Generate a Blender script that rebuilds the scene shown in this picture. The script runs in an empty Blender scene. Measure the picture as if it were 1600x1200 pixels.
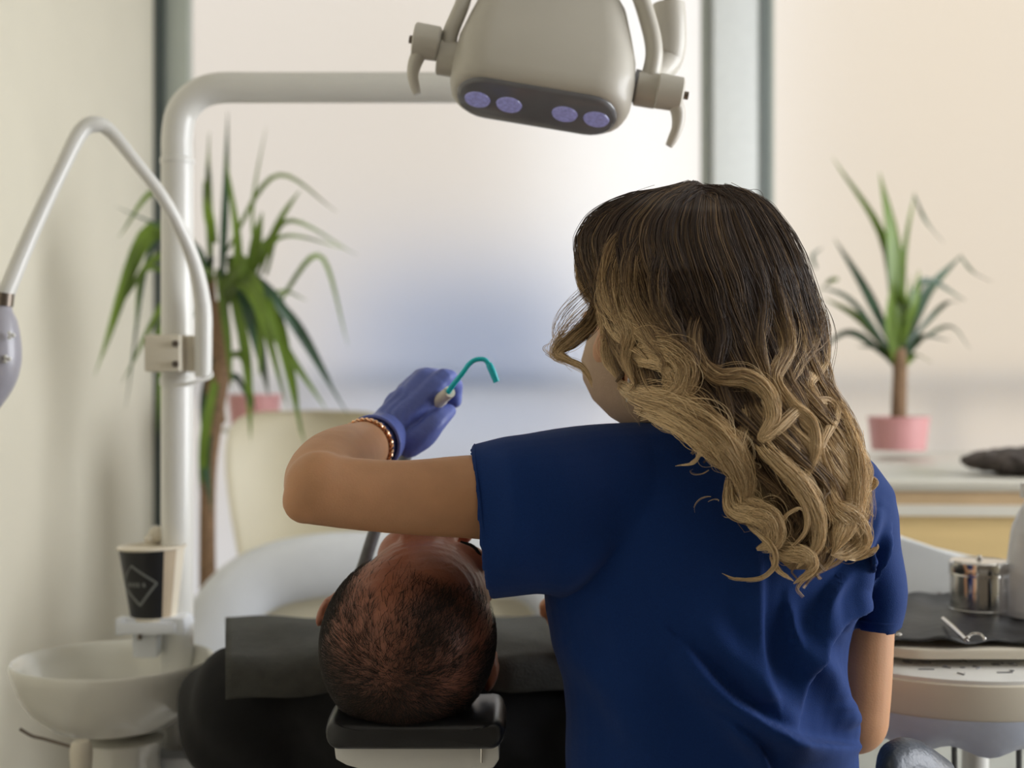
import bpy, bmesh, math, random
import numpy as np
from mathutils import Vector, Matrix
random.seed(7); rng = np.random.default_rng(7)
scn = bpy.context.scene
coll = scn.collection
F, CZ = 2100.0, 1.35
# ------------------------------------------------------------------ camera, world, exposure
cam = bpy.data.cameras.new('camera'); camo = bpy.data.objects.new('camera', cam); coll.objects.link(camo)
camo.location = (0, 0, CZ); camo.rotation_euler = (math.pi/2, 0, 0)
cam.sensor_width = 36; cam.lens = 36*F/1600; cam.clip_start = .05; cam.clip_end = 200
cam.dof.use_dof = True; cam.dof.focus_distance = 1.30; cam.dof.aperture_fstop = 3.6; cam.dof.aperture_blades = 0
scn.camera = camo
scn.view_settings.view_transform = 'Standard'; scn.view_settings.look = 'None'
scn.view_settings.exposure = 0.0; scn.view_settings.gamma = 1; scn.view_settings.use_curve_mapping = False
w = bpy.data.worlds.new('world'); scn.world = w; w.use_nodes = True
nt = w.node_tree; nt.nodes.clear()
tc = nt.nodes.new('ShaderNodeTexCoord'); sx = nt.nodes.new('ShaderNodeSeparateXYZ'); cr = nt.nodes.new('ShaderNodeValToRGB')
bg = nt.nodes.new('ShaderNodeBackground'); wo = nt.nodes.new('ShaderNodeOutputWorld')
nt.links.new(tc.outputs['Generated'], sx.inputs[0]); nt.links.new(sx.outputs['Z'], cr.inputs[0])
nt.links.new(cr.outputs[0], bg.inputs[0]); nt.links.new(bg.outputs[0], wo.inputs[0])
cr.color_ramp.elements[0].position = 0.0; cr.color_ramp.elements[0].color = (1.0, .975, .935, 1)
cr.color_ramp.elements[1].position = 0.7; cr.color_ramp.elements[1].color = (.80, .86, .96, 1)
bg.inputs['Strength'].default_value = 1.36
scn.cycles.max_bounces = 10; scn.cycles.transmission_bounces = 8; scn.cycles.transparent_max_bounces = 10
scn.cycles.sample_clamp_indirect = 6

def area(name, loc, rot, sx_, sy_, power, col):
    l = bpy.data.lights.new(name, 'AREA'); l.shape = 'RECTANGLE'; l.size = sx_; l.size_y = sy_; l.energy = power; l.color = col
    o = bpy.data.objects.new(name, l); coll.objects.link(o); o.location = loc; o.rotation_euler = rot; return o
area('ceiling_lamp_light', (0.3, -1.0, 2.72), (0, 0, 0), 1.2, .6, 1.5, (1, .95, .88))
# daylight coming through the window of the right-hand wall
area('side_window_daylight', (2.93, 1.65, 1.7), (0, math.pi/2, 0), 1.9, 2.4, 96, (.93, .96, 1))

# ------------------------------------------------------------------ helpers
def P(px, py, D): return Vector(((px-800)/F*D, D, CZ+(600-py)/F*D))
def S(n, D): return n*D/F
def lin(c):
    return tuple(((x/255)/12.92 if x/255 <= .04045 else ((x/255+.055)/1.055)**2.4) for x in c)
def mat(name, col, rough=.5, metal=0., var=.06, scale=30., bump=0., bscale=200., spec=.5, sheen=0., emit=None, es=0., trans=0., sss=0., coat=0., col2=None, detail=3., stretch=None):
    m = bpy.data.materials.new(name); m.use_nodes = True; n = m.node_tree; b = n.nodes['Principled BSDF']
    t = n.nodes.new('ShaderNodeTexCoord'); mp = n.nodes.new('ShaderNodeMapping'); n.links.new(t.outputs['Object'], mp.inputs[0])
    if stretch: mp.inputs['Scale'].default_value = stretch
    no = n.nodes.new('ShaderNodeTexNoise'); no.inputs['Scale'].default_value = scale; no.inputs['Detail'].default_value = detail
    n.links.new(mp.outputs[0], no.inputs['Vector'])
    r = n.nodes.new('ShaderNodeValToRGB'); n.links.new(no.outputs['Fac'], r.inputs[0])
    a = [max(0, c*(1-var)) for c in col]; c2 = [min(1, c*(1+var)) for c in (col2 or col)]
    r.color_ramp.elements[0].position = .3; r.color_ramp.elements[1].position = .7
    r.color_ramp.elements[0].color = (*a, 1); r.color_ramp.elements[1].color = (*c2, 1)
    n.links.new(r.outputs[0], b.inputs['Base Color'])
    b.inputs['Roughness'].default_value = rough; b.inputs['Metallic'].default_value = metal
    b.inputs['Specular IOR Level'].default_value = spec
    if sheen: b.inputs['Sheen Weight'].default_value = sheen; b.inputs['Sheen Roughness'].default_value = .5
    if trans: b.inputs['Transmission Weight'].default_value = trans
    if coat: b.inputs['Coat Weight'].default_value = coat; b.inputs['Coat Roughness'].default_value = .08
    if sss: b.inputs['Subsurface Weight'].default_value = sss; b.inputs['Subsurface Radius'].default_value = (.012, .004, .002); b.inputs['Subsurface Scale'].default_value = 1.
    if emit: b.inputs['Emission Color'].default_value = (*emit, 1); b.inputs['Emission Strength'].default_value = es
    if bump:
        no2 = n.nodes.new('ShaderNodeTexNoise'); no2.inputs['Scale'].default_value = bscale; no2.inputs['Detail'].default_value = 2
        n.links.new(mp.outputs[0], no2.inputs['Vector'])
        bp = n.nodes.new('ShaderNodeBump'); bp.inputs['Strength'].default_value = bump; bp.inputs['Distance'].default_value = .002
        n.links.new(no2.outputs['Fac'], bp.inputs['Height']); n.links.new(bp.outputs[0], b.inputs['Normal'])
    return m
def root_of(p):
    while p.parent: p = p.parent
    return p
def link_mesh(name, me, parent=None, base=None):
    """me is in world coordinates; shift to the root's (or own) origin"""
    org = Vector(root_of(parent).location) if parent else Vector(base if base is not None else (0, 0, 0))
    if org.length: me.transform(Matrix.Translation(-org))
    o = bpy.data.objects.new(name, me); coll.objects.link(o)
    if parent: o.parent = parent
    else: o.location = org
    return o
def tag(o, label=None, cat=None, group=None, kind=None):
    if label: o['label'] = label
    if cat: o['category'] = cat
    if group: o['group'] = group
    if kind: o['kind'] = kind
    return o
def thing(name, label, cat, loc, group=None):
    o = bpy.data.objects.new(name, None); coll.objects.link(o); o.location = loc; o.empty_display_size = .05
    return tag(o, label, cat, group)
def catmull(pts, n):
    p = np.array([list(q) if not isinstance(q, (int, float)) else [q] for q in pts], float)
    if len(p) == 2: t = np.linspace(0, 1, n)[:, None]; return p[0]*(1-t)+p[1]*t
    q = np.vstack([2*p[0]-p[1], p, 2*p[-1]-p[-2]])
    m = len(p)-1; u = np.linspace(0, m, n); i = np.minimum(u.astype(int), m-1); t = (u-i)[:, None]
    a, b, c, d = q[i], q[i+1], q[i+2], q[i+3]
    return .5*((2*b)+(-a+c)*t+(2*a-5*b+4*c-d)*t**2+(-a+3*b-3*c+d)*t**3)
class MB:
    def __init__(s): s.v = []; s.f = []
    def add(s, v, f):
        o = len(s.v); s.v += [tuple(x) for x in v]; s.f += [tuple(i+o for i in q) for q in f]; return s
    def box(s, c, d, R=None):
        c = Vector(c); v = []
        for x in (-.5, .5):
            for y in (-.5, .5):
                for z in (-.5, .5):
                    q = Vector((x*d[0], y*d[1], z*d[2])); q = (R @ q) if R else q; v.append(c+q)
        return s.add(v, [(0, 1, 3, 2), (4, 6, 7, 5), (0, 4, 5, 1), (2, 3, 7, 6), (0, 2, 6, 4), (1, 5, 7, 3)])
    def loft(s, rings, closed=True, caps=True):
        n = len(rings[0]); v = [q for r in rings for q in r]; f = []
        for i in range(len(rings)-1):
            for j in range(n if closed else n-1):
                k = (j+1) % n; f.append((i*n+j, i*n+k, (i+1)*n+k, (i+1)*n+j))
        if caps: f.append(tuple(range(n-1, -1, -1))); f.append(tuple((len(rings)-1)*n+j for j in range(n)))
        return s.add(v, f)
    def tube(s, pts, rad, seg=16, up=None, n=None, caps=True, flat=1.):
        """rad scalar or list; flat = factor of the radius along 'up'-binormal"""
        if n: 
            rl = [rad]*len(pts) if isinstance(rad, (int, float)) else rad
            rl = [[r] if isinstance(r, (int, float)) else list(r) for r in rl]
            pts = catmull(pts, n); rr = catmull(rl, n)
        else:
            pts = np.array([list(p) for p in pts], float); rl = [rad]*len(pts) if isinstance(rad, (int, float)) else rad
            rr = np.array([[r] if isinstance(r, (int, float)) else list(r) for r in rl], float)
        rings = []; u = None
        for i in range(len(pts)):
            t = pts[min(i+1, len(pts)-1)]-pts[max(i-1, 0)]; t = Vector(t).normalized()
            if up is not None: a = Vector(up); a = (a-t*a.dot(t)).normalized()
            else:
                if u is None: u = Vector((0, 0, 1)) if abs(t.z) < .9 else Vector((1, 0, 0))
                a = (u-t*u.dot(t)).normalized(); u = a
            b = t.cross(a); ra = rr[i][0]; rb = rr[i][1] if len(rr[i]) > 1 else ra*flat
            rings.append([Vector(pts[i])+a*ra*math.cos(2*math.pi*k/seg)+b*rb*math.sin(2*math.pi*k/seg) for k in range(seg)])
        return s.loft(rings, caps=caps)
    def ball(s, c, r, R=None, seg=20, rings=12):
        c = Vector(c); r = (r, r, r) if isinstance(r, (int, float)) else r
        rg = []
        for i in range(1, rings):
            th = math.pi*i/rings
            rg.append([Vector((r[0]*math.sin(th)*math.cos(2*math.pi*k/seg), r[1]*math.sin(th)*math.sin(2*math.pi*k/seg), r[2]*math.cos(th))) for k in range(seg)])
        v = [Vector((0, 0, r[2]))]+[q for g in rg for q in g]+[Vector((0, 0, -r[2]))]
        v = [c+((R @ q) if R else q) for q in v]; f = []
        for k in range(seg): f.append((0, 1+k, 1+(k+1) % seg))
        for i in range(rings-2):
            for k in range(seg): f.append((1+i*seg+k, 1+(i+1)*seg+k, 1+(i+1)*seg+(k+1) % seg, 1+i*seg+(k+1) % seg))
        L = len(v)-1
        for k in range(seg): f.append((L, L-seg+(k+1) % seg, L-seg+k))
        return s.add(v, f)
    def cone(s, a, ra, b, rb, seg=16):
        """round cone: a limb segment"""
        a = Vector(a); b = Vector(b); s.ball(a, ra, seg=seg, rings=10); s.ball(b, rb, seg=seg, rings=10)
        return s.tube([a, b], [ra, rb], seg=seg)
    def chain(s, pts, rad, n=None):
        if n: 
            rad = [x[0] for x in catmull([[r] for r in rad], n)]; pts = [Vector(p) for p in catmull(pts, n)]
        s.ball(pts[0], rad[0], rings=10); s.ball(pts[-1], rad[-1], rings=10)
        return s.tube(pts, list(rad), seg=20)
    def lathe(s, prof, c, seg=40, R=None, caps=True):
        c = Vector(c); rings = []
        for r, z in prof:
            rg = [Vector((r*math.cos(2*math.pi*k/seg), r*math.sin(2*math.pi*k/seg), z)) for k in range(seg)]
            rings.append([c+((R @ q) if R else q) for q in rg])
        return s.loft(rings, caps=caps)
    def plate(s, poly, off):
        """extrude a flat polygon (world points) by vector off"""
        n = len(poly); off = Vector(off); v = [Vector(p) for p in poly]+[Vector(p)+off for p in poly]
        f = [tuple(range(n)), tuple(range(2*n-1, n-1, -1))]+[(i, (i+1) % n+0, (i+1) % n+n, i+n) for i in range(n)]
        return s.add(v, f)
    def mesh(s, name, smooth=True):
        me = bpy.data.meshes.new(name); me.from_pydata(s.v, [], s.f); me.validate()
        bm = bmesh.new(); bm.from_mesh(me); bmesh.ops.recalc_face_normals(bm, faces=bm.faces); bm.to_mesh(me); bm.free()
        if smooth: me.polygons.foreach_set('use_smooth', [True]*len(me.polygons))
        return me
    def build(s, name, m, parent=None, base=None, smooth=True, bevel=0., angle=40, subd=0, bseg=2):
        me = s.mesh(name, smooth)
        if bevel:
            bm = bmesh.new(); bm.from_mesh(me)
            ed = [e for e in bm.edges if len(e.link_faces) == 2 and e.calc_face_angle(0) > math.radians(35)]
            bmesh.ops.bevel(bm, geom=ed, offset=bevel, segments=bseg, profile=.6, affect='EDGES', clamp_overlap=True)
            bm.to_mesh(me); bm.free(); me.polygons.foreach_set('use_smooth', [True]*len(me.polygons))
        if smooth: me.set_sharp_from_angle(angle=math.radians(angle))
        me.materials.append(m)
        o = link_mesh(name, me, parent, base)
        if subd: md = o.modifiers.new('s', 'SUBSURF'); md.levels = subd; md.render_levels = subd
        return o
    def remesh(s, name, m, parent=None, base=None, voxel=.004, smooth=6, fac=.5, disp=None, decimate=0):
        me = s.mesh(name, False); o = bpy.data.objects.new('tmp', me); coll.objects.link(o)
        md = o.modifiers.new('r', 'REMESH'); md.mode = 'VOXEL'; md.voxel_size = voxel; md.use_smooth_shade = True
        if smooth: sm = o.modifiers.new('s', 'SMOOTH'); sm.iterations = smooth; sm.factor = fac
        dg = bpy.context.evaluated_depsgraph_get(); me2 = bpy.data.meshes.new_from_object(o.evaluated_get(dg))
        bpy.data.objects.remove(o); bpy.data.meshes.remove(me)
        me2.name = name
        if disp:
            co = np.empty(len(me2.vertices)*3); me2.vertices.foreach_get('co', co); co = co.reshape(-1, 3)
            no = np.empty(len(me2.vertices)*3); me2.vertices.foreach_get('normal', no); no = no.reshape(-1, 3)
            me2.vertices.foreach_set('co', disp(co, no).ravel()); me2.update()
        me2.polygons.foreach_set('use_smooth', [True]*len(me2.polygons))
        me2.materials.clear(); me2.materials.append(m)
        return link_mesh(name, me2, parent, base)
def imgspace(co):
    D = co[:, 1]; return 800+co[:, 0]/D*F, 600-(co[:, 2]-CZ)/D*F

# ------------------------------------------------------------------ materials
M = {}
M['wall'] = mat('cream_paint', lin((232, 226, 208)), .8, var=.02, scale=4, bump=.15, bscale=300)
M['ceiling'] = mat('ceiling_paint', lin((214, 211, 204)), .9, var=.02)
M['floor'] = mat('pale_tile', lin((158, 152, 144)), .35, var=.06, scale=3)
M['frame'] = mat('window_aluminium', lin((184, 190, 180)), .45, var=.03, scale=10)
M['framelight'] = mat('window_mullion_white', lin((242, 246, 246)), .5, var=.02)
M['framemid'] = mat('window_gasket_grey', lin((120, 128, 126)), .6, var=.05)
M['framedark'] = mat('window_gasket', lin((72, 80, 78)), .6, var=.05)
M['white'] = mat('white_enamel', lin((228, 227, 222)), .28, var=.02, scale=8, coat=.3)
M['offwhite'] = mat('ivory_plastic', lin((222, 214, 196)), .4, var=.03, scale=12, coat=.15)
M['lampbody'] = mat('lamp_plastic', lin((198, 193, 182)), .38, var=.03, scale=12, coat=.15)
M['porcelain'] = mat('porcelain', lin((228, 226, 216)), .12, var=.015, coat=.6)
M['bluewhite'] = mat('cool_white_plastic', lin((226, 229, 234)), .35, var=.02)
M['darkpanel'] = mat('dark_lens_panel', lin((118, 118, 122)), .22, var=.05, coat=.4)
M['darkgrey'] = mat('dark_grey_rubber', lin((60, 58, 56)), .6, var=.12, bump=.2)
M['led'] = mat('led_lens', lin((150, 150, 200)), .15, var=.25, scale=260, emit=lin((158, 156, 212)), es=.2)
M['steel'] = mat('polished_steel', (.62, .60, .57), .12, metal=1, var=.05)
M['screw'] = mat('screw_steel', lin((120, 110, 100)), .35, metal=.8)
M['black'] = mat('black_cotton', (.0035, .0035, .004), .9, var=.3, scale=60, sheen=.02, bump=.3, bscale=600)
M['blackpad'] = mat('black_upholstery', (.012, .012, .013), .32, var=.2, scale=40, bump=.12, bscale=500)
M['bib'] = mat('charcoal_bib', lin((62, 62, 58)), .75, var=.14, scale=60, bump=.5, bscale=350, spec=.3)
M['cream'] = mat('cream_leather', lin((230, 222, 198)), .42, var=.02, scale=14, bump=.1, bscale=300)
M['navy'] = mat('navy_leather', lin((40, 50, 66)), .4, var=.2, scale=50, bump=.4, bscale=260)
M['scrubs'] = mat('navy_cotton', (.0048, .031, .150), .85, var=.10, scale=700, sheen=.06, bump=.35, bscale=1400, spec=.2)
M['trousers'] = mat('navy_trousers', (.006, .02, .09), .9)
M['skin'] = mat('warm_skin', lin((196, 146, 108)), .5, var=.05, scale=40, sss=.12, bump=.12, bscale=500, spec=.35)
M['glove'] = mat('blue_nitrile', lin((98, 112, 182)), .42, var=.05, scale=60, bump=.25, bscale=160, spec=.35, sss=.05)
M['mask'] = mat('mask_fabric', lin((186, 160, 136)), .85, var=.04, scale=90, bump=.3, bscale=500)
M['gold'] = mat('rose_gold', (.83, .52, .33), .2, metal=1)
M['aqua'] = mat('aqua_plastic', lin((30, 205, 222)), .25, var=.08, scale=60, sss=.3)
M['hose'] = mat('grey_hose', lin((92, 92, 94)), .45, var=.18, scale=120)
M['leaf'] = mat('green_leaf', lin((84, 108, 36)), .38, var=.3, scale=14, col2=lin((110, 136, 46)), stretch=(1, 1, .2))
M['leafdark'] = mat('dark_leaf', lin((58, 84, 62)), .35, var=.25, scale=14)
M['trunk'] = mat('cane_bark', lin((136, 108, 82)), .85, var=.35, scale=60, bump=.8, bscale=90, stretch=(1, 1, 4))
M['pink'] = mat('pink_ceramic', lin((214, 156, 157)), .4, var=.03)
M['soil'] = mat('potting_soil', lin((60, 46, 36)), .95, var=.4, scale=90, bump=1)
M['marble'] = mat('white_counter', lin((216, 212, 200)), .3, var=.05, scale=3)
M['wood'] = mat('pale_wood', lin((218, 190, 134)), .5, var=.10, scale=5, stretch=(.5, 4, 6), detail=5)
M['woodband'] = mat('brown_edge_band', lin((196, 168, 130)), .5, var=.1, scale=8)
M['fur'] = mat('grey_fleece', lin((84, 76, 72)), .95, var=.5, scale=34, bump=1, bscale=90)
M['clearplastic'] = mat('cloudy_plastic', lin((232, 232, 232)), .25, var=.05, trans=.25)
M['blackplastic'] = mat('black_wrap', lin((38, 38, 40)), .45, var=.3, scale=24, bump=.8, bscale=30)
M['grey'] = mat('grey_symbol', lin((120, 120, 122)), .6)
M['cupwhite'] = mat('paper_rim', lin((228, 218, 198)), .6, var=.02)
M['cupblack'] = mat('black_paper', lin((22, 22, 24)), .45, var=.1)
M['cuptan'] = mat('tan_paper', lin((186, 168, 142)), .6, var=.05)
M['cupgrey'] = mat('grey_print', lin((120, 122, 120)), .5)
M['eyewhite'] = mat('eye_white', (.7, .68, .65), .2)
M['concrete'] = mat('terrace_paving', lin((215, 208, 200)), .9)

# window film: frosted, smears what lies outside
def film():
    m = bpy.data.materials.new('frosted_glass'); m.use_nodes = True; n = m.node_tree; n.nodes.clear()
    o = n.nodes.new('ShaderNodeOutputMaterial'); g = n.nodes.new('ShaderNodeBsdfRefraction'); g.inputs['IOR'].default_value = 1.3
    g.inputs['Roughness'].default_value = .34; g.inputs['Color'].default_value = (.97, .97, .97, 1)
    t = n.nodes.new('ShaderNodeTexNoise'); t.inputs['Scale'].default_value = 2.2; r = n.nodes.new('ShaderNodeMapRange')
    r.inputs['To Min'].default_value = .42; r.inputs['To Max'].default_value = .5
    n.links.new(t.outputs['Fac'], r.inputs['Value']); n.links.new(r.outputs[0], g.inputs['Roughness'])
    n.links.new(g.outputs[0], o.inputs[0]); return m
M['film'] = film()
#SECTION_END_HEAD
# ------------------------------------------------------------------ the room
XL, XR, YB, YF, ZC = -1.11, 3.0, -2.2, 4.2, 2.8
def struct(name, mb, m, **k): return tag(mb.build(name, m, smooth=k.pop('smooth', False), **k), kind='structure')
struct('floor', MB().box(((XL+XR)/2, (YB+YF)/2, -.05), (XR-XL+.4, YF-YB+.4, .1)), M['floor'])
struct('ceiling', MB().box(((XL+XR)/2, (YB+YF)/2, ZC+.05), (XR-XL+.4, YF-YB+.4, .1)), M['ceiling'])
struct('wall_left', MB().box((XL-.06, (YB+YF)/2, ZC/2), (.12, YF-YB, ZC)), M['wall'])
struct('wall_back', MB().box(((XL+XR)/2, YB-.06, ZC/2), (XR-XL+.24, .12, ZC)), mat('taupe_paint', lin((132, 122, 110)), .85, var=.03, scale=4))
wr = MB(); x = XR+.06
wr.box((x, (YB+.4)/2, ZC/2), (.12, .4-YB, ZC)); wr.box((x, (2.9+YF)/2, ZC/2), (.12, YF-2.9, ZC))
wr.box((x, 1.65, .35), (.12, 2.5, .7)); wr.box((x, 1.65, 2.75), (.12, 2.5, .1))
struct('wall_right', wr, M['wall'])
# front wall: low wall + three window bays
WZ0, WZ1 = .62, 2.7
fw = MB(); fw.box(((XL+XR)/2, YF+.09, WZ0/2), (XR-XL, .18, WZ0)); fw.box(((XL+XR)/2, YF+.09, (WZ1+ZC)/2), (XR-XL, .18, ZC-WZ1))
struct('wall_front', fw, mat('green_white_paint', lin((214, 218, 208)), .8, var=.02, scale=4))
def X(px, D=YF): return (px-800)/F*D
bays = [(X(257), X(1108)), (X(1200), X(1960)), (X(2010), XR)]
for i, (a, b) in enumerate(bays):
    fr = MB(); t = [.075, .02, .02][i]; t2 = [.02, .02, .05][i]; d = .06; y = YF+.03
    fr.box((a+t/2, y, (WZ0+WZ1)/2), (t, d, WZ1-WZ0)); fr.box((b-t2/2, y, (WZ0+WZ1)/2), (t2, d, WZ1-WZ0))
    fr.box(((a+b)/2, y, WZ0+.025), (b-a, d, .05)); fr.box(((a+b)/2, y, WZ1-.025), (b-a, d, .05))
    f = struct('window_%d' % (i+1), fr, M['frame'], bevel=.004)
    MB().box(((a+b)/2, YF+.05, (WZ0+WZ1)/2), (b-a-.02, .006, WZ1-WZ0-.02)).build('pane', M['film'], f, smooth=False)
    if i == 0: MB().box((a-.014, YF+.0, (WZ0+WZ1)/2), (.028, .08, WZ1-WZ0)).build('gasket', M['framedark'], f, smooth=False)
    if i == 1: MB().box((a-.016, YF+.0, (WZ0+WZ1)/2), (.034, .07, WZ1-WZ0)).build('gasket', M['framemid'], f, smooth=False)
ml = MB().box(((X(1112)+X(1186))/2, YF+.05, (WZ0+WZ1)/2), (X(1186)-X(1112), .16, WZ1-WZ0)); struct('trim_1', ml, M['framelight'], bevel=.006)
ml = MB().box(((X(1960)+X(2010))/2, YF+.06, (WZ0+WZ1)/2), (X(2010)-X(1960), .14, WZ1-WZ0)); struct('trim_2', ml, M['framelight'], bevel=.006)
struct('trim_3', MB().box((X(237)-.005+.01, YF+.02, ZC/2), (.02, .06, ZC)), M['framelight'])
struct('baseboard_left', MB().box((XL+.008, (YB+YF)/2, .05), (.016, YF-YB, .1)), M['white'])
struct('baseboard_back', MB().box(((XL+XR)/2, YB+.008, .05), (XR-XL, .016, .1)), M['white'])

# ceiling lamp (behind the camera) that carries the ceiling light
t = thing('ceiling_lamp', 'flat rectangular white ceiling lamp behind the dentist', 'lamp', (.3, -1, ZC))
MB().box((.3, -1, ZC-.03), (1.3, .7, .06)).build('housing', M['white'], t, bevel=.01)

# ------------------------------------------------------------------ outside
struct('ground', MB().box((0, 30, -.25), (80, 51, .1)), M['concrete'])
# balcony railing just outside
t = thing('balcony_railing', 'grey balcony rail with thin posts outside the frosted window', 'railing', (.6, 5.1, -.2))
rm = mat('rail_paint', lin((138, 144, 156)), .5)
MB().box((.8, 5.1, CZ-.018), (5.2, .05, .05)).build('handrail', rm, t, bevel=.006)
for px in (60, 470, 1475, 1900): MB().box((X(px, 5.1), 5.1, .55), (.03, .03, 1.5)).build('post', rm, t, bevel=.004)
MB().box((.8, 5.1, -.12), (5.2, .05, .05)).build('bottom_rail', rm, t)
# parked van
def van():
    t = thing('parked_van', 'blue-grey van parked outside, blurred by the frosted window', 'van', (X(735, 11.5), 12.2, -.2))
    cx = X(738, 11.5); y0 = 11.4
    prof = [(-1.3, .3), (-1.35, 1.2), (-1.25, 1.9), (-1.08, 2.3), (-.9, 2.42), (.9, 2.42), (1.08, 2.3), (1.25, 1.9), (1.35, 1.2), (1.3, .3)]
    MB().plate([(cx+a, y0, b-.05) for a, b in prof], (0, 4.5, 0)).build('body', mat('blue_grey_paint', lin((184, 194, 216)), .35, coat=.4), t, bevel=.06)
    MB().plate([(cx+a, y0-.02, b) for a, b in [(-.9, 1.35), (-.8, 2.0), (.8, 2.0), (.9, 1.35)]], (0, .03, 0)).build('rear_window', mat('van_glass', lin((110, 126, 156)), .2), t)
    MB().plate([(cx+a, y0-.012, b) for a, b in [(-1.3, .25), (-1.36, 1.2), (1.36, 1.2), (1.3, .25)]], (0, 4.53, 0)).build('lower_body', mat('van_white', lin((226, 228, 234)), .4), t, bevel=.03)
    for sx_ in (-1, 1):
        MB().box((cx+sx_*1.02, y0-.02, 1.0), (.1, .06, .35)).build('tail_light', mat('tail_red', lin((150, 60, 60)), .3), t, bevel=.01)
        for yy in (.8, 3.6): MB().tube([(cx+sx_*1.12, y0+yy, .14), (cx+sx_*.85, y0+yy, .14)], .33, seg=28).build('wheel', M['darkgrey'], t)
    MB().box((cx, y0-.05, .32), (2.1, .12, .18)).build('bumper', M['darkgrey'], t, bevel=.02)
van()
# pale buildings across the street
def house(name, label, x0, x1, y, h, m, floors, cols, wm):
    t = thing(name, label, 'building', ((x0+x1)/2, y+2, -.2))
    MB().box(((x0+x1)/2, y+2, h/2-.2), (x1-x0, 4, h)).build('wall', m, t, smooth=False)
    MB().box(((x0+x1)/2, y+1.9, h-.1), (x1-x0+.3, 4.3, .2)).build('roof', M['frame'], t, smooth=False)
    for i in range(floors):
        for j in range(cols):
            cx = x0+(j+.5)*(x1-x0)/cols; cz = 1.9+i*2.9
            f = MB().box((cx, y-.02, cz), (.9, .1, 1.3)).build('window', M['framelight'], t, smooth=False)
            MB().box((cx, y-.06, cz), (.76, .04, 1.14)).build('glass', wm, f, smooth=False)
wm = mat('far_glass', lin((190, 190, 188)), .2)
house('apartment_building', 'warm beige building across the street, seen through right window', 4.0, 16, 22, 12, mat('beige_render', lin((240, 224, 200)), .9, var=.02, scale=.6), 3, 4, wm)
house('office_building', 'pale pinkish building across the street, seen through left window', -14, 1.2, 27, 13, mat('pink_render', lin((232, 222, 208)), .9, var=.02, scale=.6), 3, 5, wm)
# ------------------------------------------------------------------ dental unit: pole, arm, basin
def rrect(w_, h_, r, n=6):
    pts = []
    for cx, cy, a0 in ((w_/2-r, h_/2-r, 0), (-w_/2+r, h_/2-r, 90), (-w_/2+r, -h_/2+r, 180), (w_/2-r, -h_/2+r, 270)):
        for k in range(n+1): a = math.radians(a0+90*k/n); pts.append((cx+r*math.cos(a), cy+r*math.sin(a)))
    return pts
DU = 1.95
ux, uy = P(277, 900, DU).x, DU
unit = thing('dental_unit', 'white dental unit with basin pedestal, tall pole and horizontal lamp arm', 'dental unit', (P(200, 900, DU).x, DU, 0))
R0 = S(25, DU)
MB().tube([(ux, uy, .55), (ux, uy, P(0, 252, DU).z)], R0, seg=32).build('pole', M['white'], unit)
bend = [P(277, 250, DU), P(277, 212, DU), P(284, 176, DU), P(306, 150, DU), P(340, 138, DU), P(400, 137, DU), P(560, 137, DU), P(880, 137, DU)]
MB().tube(bend, [R0*.97]*3+[R0*.96]*2+[R0*.95]*3, seg=32, n=60, up=(0, 1, 0)).build('lamp_arm', M['white'], unit)
MB().lathe([(R0*1.0, 0), (R0*1.06, .002), (R0*1.06, .008), (R0*1.0, .010)], (ux, uy, P(0, 257, DU).z), seg=32).build('joint_ring', M['white'], unit)
# upper arm above the frame, then the rod that carries the lamp
mb = MB(); mb.tube([P(880, 150, DU), P(880, -70, DU)], S(24, DU), seg=24)
mb.tube([P(880, -60, DU), P(1047, -60, 1.66)], S(22, DU), seg=24); mb.build('upper_lamp_arm', M['white'], unit)
# clamp block with four screws
mb = MB()
for cx, w_, dy in ((268, 54, -.034), ):
    mb.box(P(cx, 553, DU)+Vector((0, dy+.005, 0)), (S(w_, DU), .05, S(56, DU)))
mb.box(P(252, 553, DU)+Vector((0, .0, 0)), (S(18, DU), .07, S(58, DU)))
mb.box(P(300, 553, DU)+Vector((0, .0, 0)), (S(22, DU), .06, S(56, DU)))
cl = mb.build('clamp_block', M['offwhite'], unit, bevel=.003)
for px, py, D in ((274, 537, DU-.055), (274, 569, DU-.055), (247, 537, DU-.037), (243, 569, DU-.037)):
    MB().tube([P(px, py, D), P(px, py, D-.006)], S(5, DU), seg=12).build('screw', M['screw'], cl)
MB().lathe([(R0*1.0, 0), (R0*1.08, .003), (R0*1.08, .012), (R0*1.0, .015)], (ux, uy, P(0, 604, DU).z), seg=32).build('collar', M['white'], unit)
# cup filler platform, spout, basin, pedestal
DB = 1.86; bc = P(177, 1033, DB)
prof = [(.02, -.095), (.055, -.094), (.085, -.085), (.112, -.062), (.128, -.035), (.135, -.012), (.1375, .0), (.135, .004), (.131, .001), (.126, -.014), (.112, -.045), (.085, -.066), (.03, -.076), (.0, -.078)]
MB().lathe(prof, bc, seg=72).build('basin', M['porcelain'], unit, angle=60)
pc = P(196, 1150, DU)
MB().lathe([(.055, .6), (.052, .75), (.05, P(0, 1150, DU).z), (.056, P(0, 1128, DU).z), (.035, P(0, 1120, DU).z)], (P(192, 0, DB).x, DB, 0), seg=40).build('pedestal', M['porcelain'], unit)
mb = MB(); mb.box((ux-.035, uy+.16, .45), (.17, .34, .82)); mb.box((ux-.02, uy+.12, .88), (.13, .24, .07))
mb.box((ux-.02, uy+.02, .80), (.12, .16, .05)); mb.build('unit_housing', M['bluewhite'], unit, bevel=.015)
mb = MB(); mb.box((ux-.06, uy+.12, .04), (.28, .5, .08)); mb.build('unit_foot', M['bluewhite'], unit, bevel=.02)
DP = 1.92; fc = P(238, 975, DP)
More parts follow.
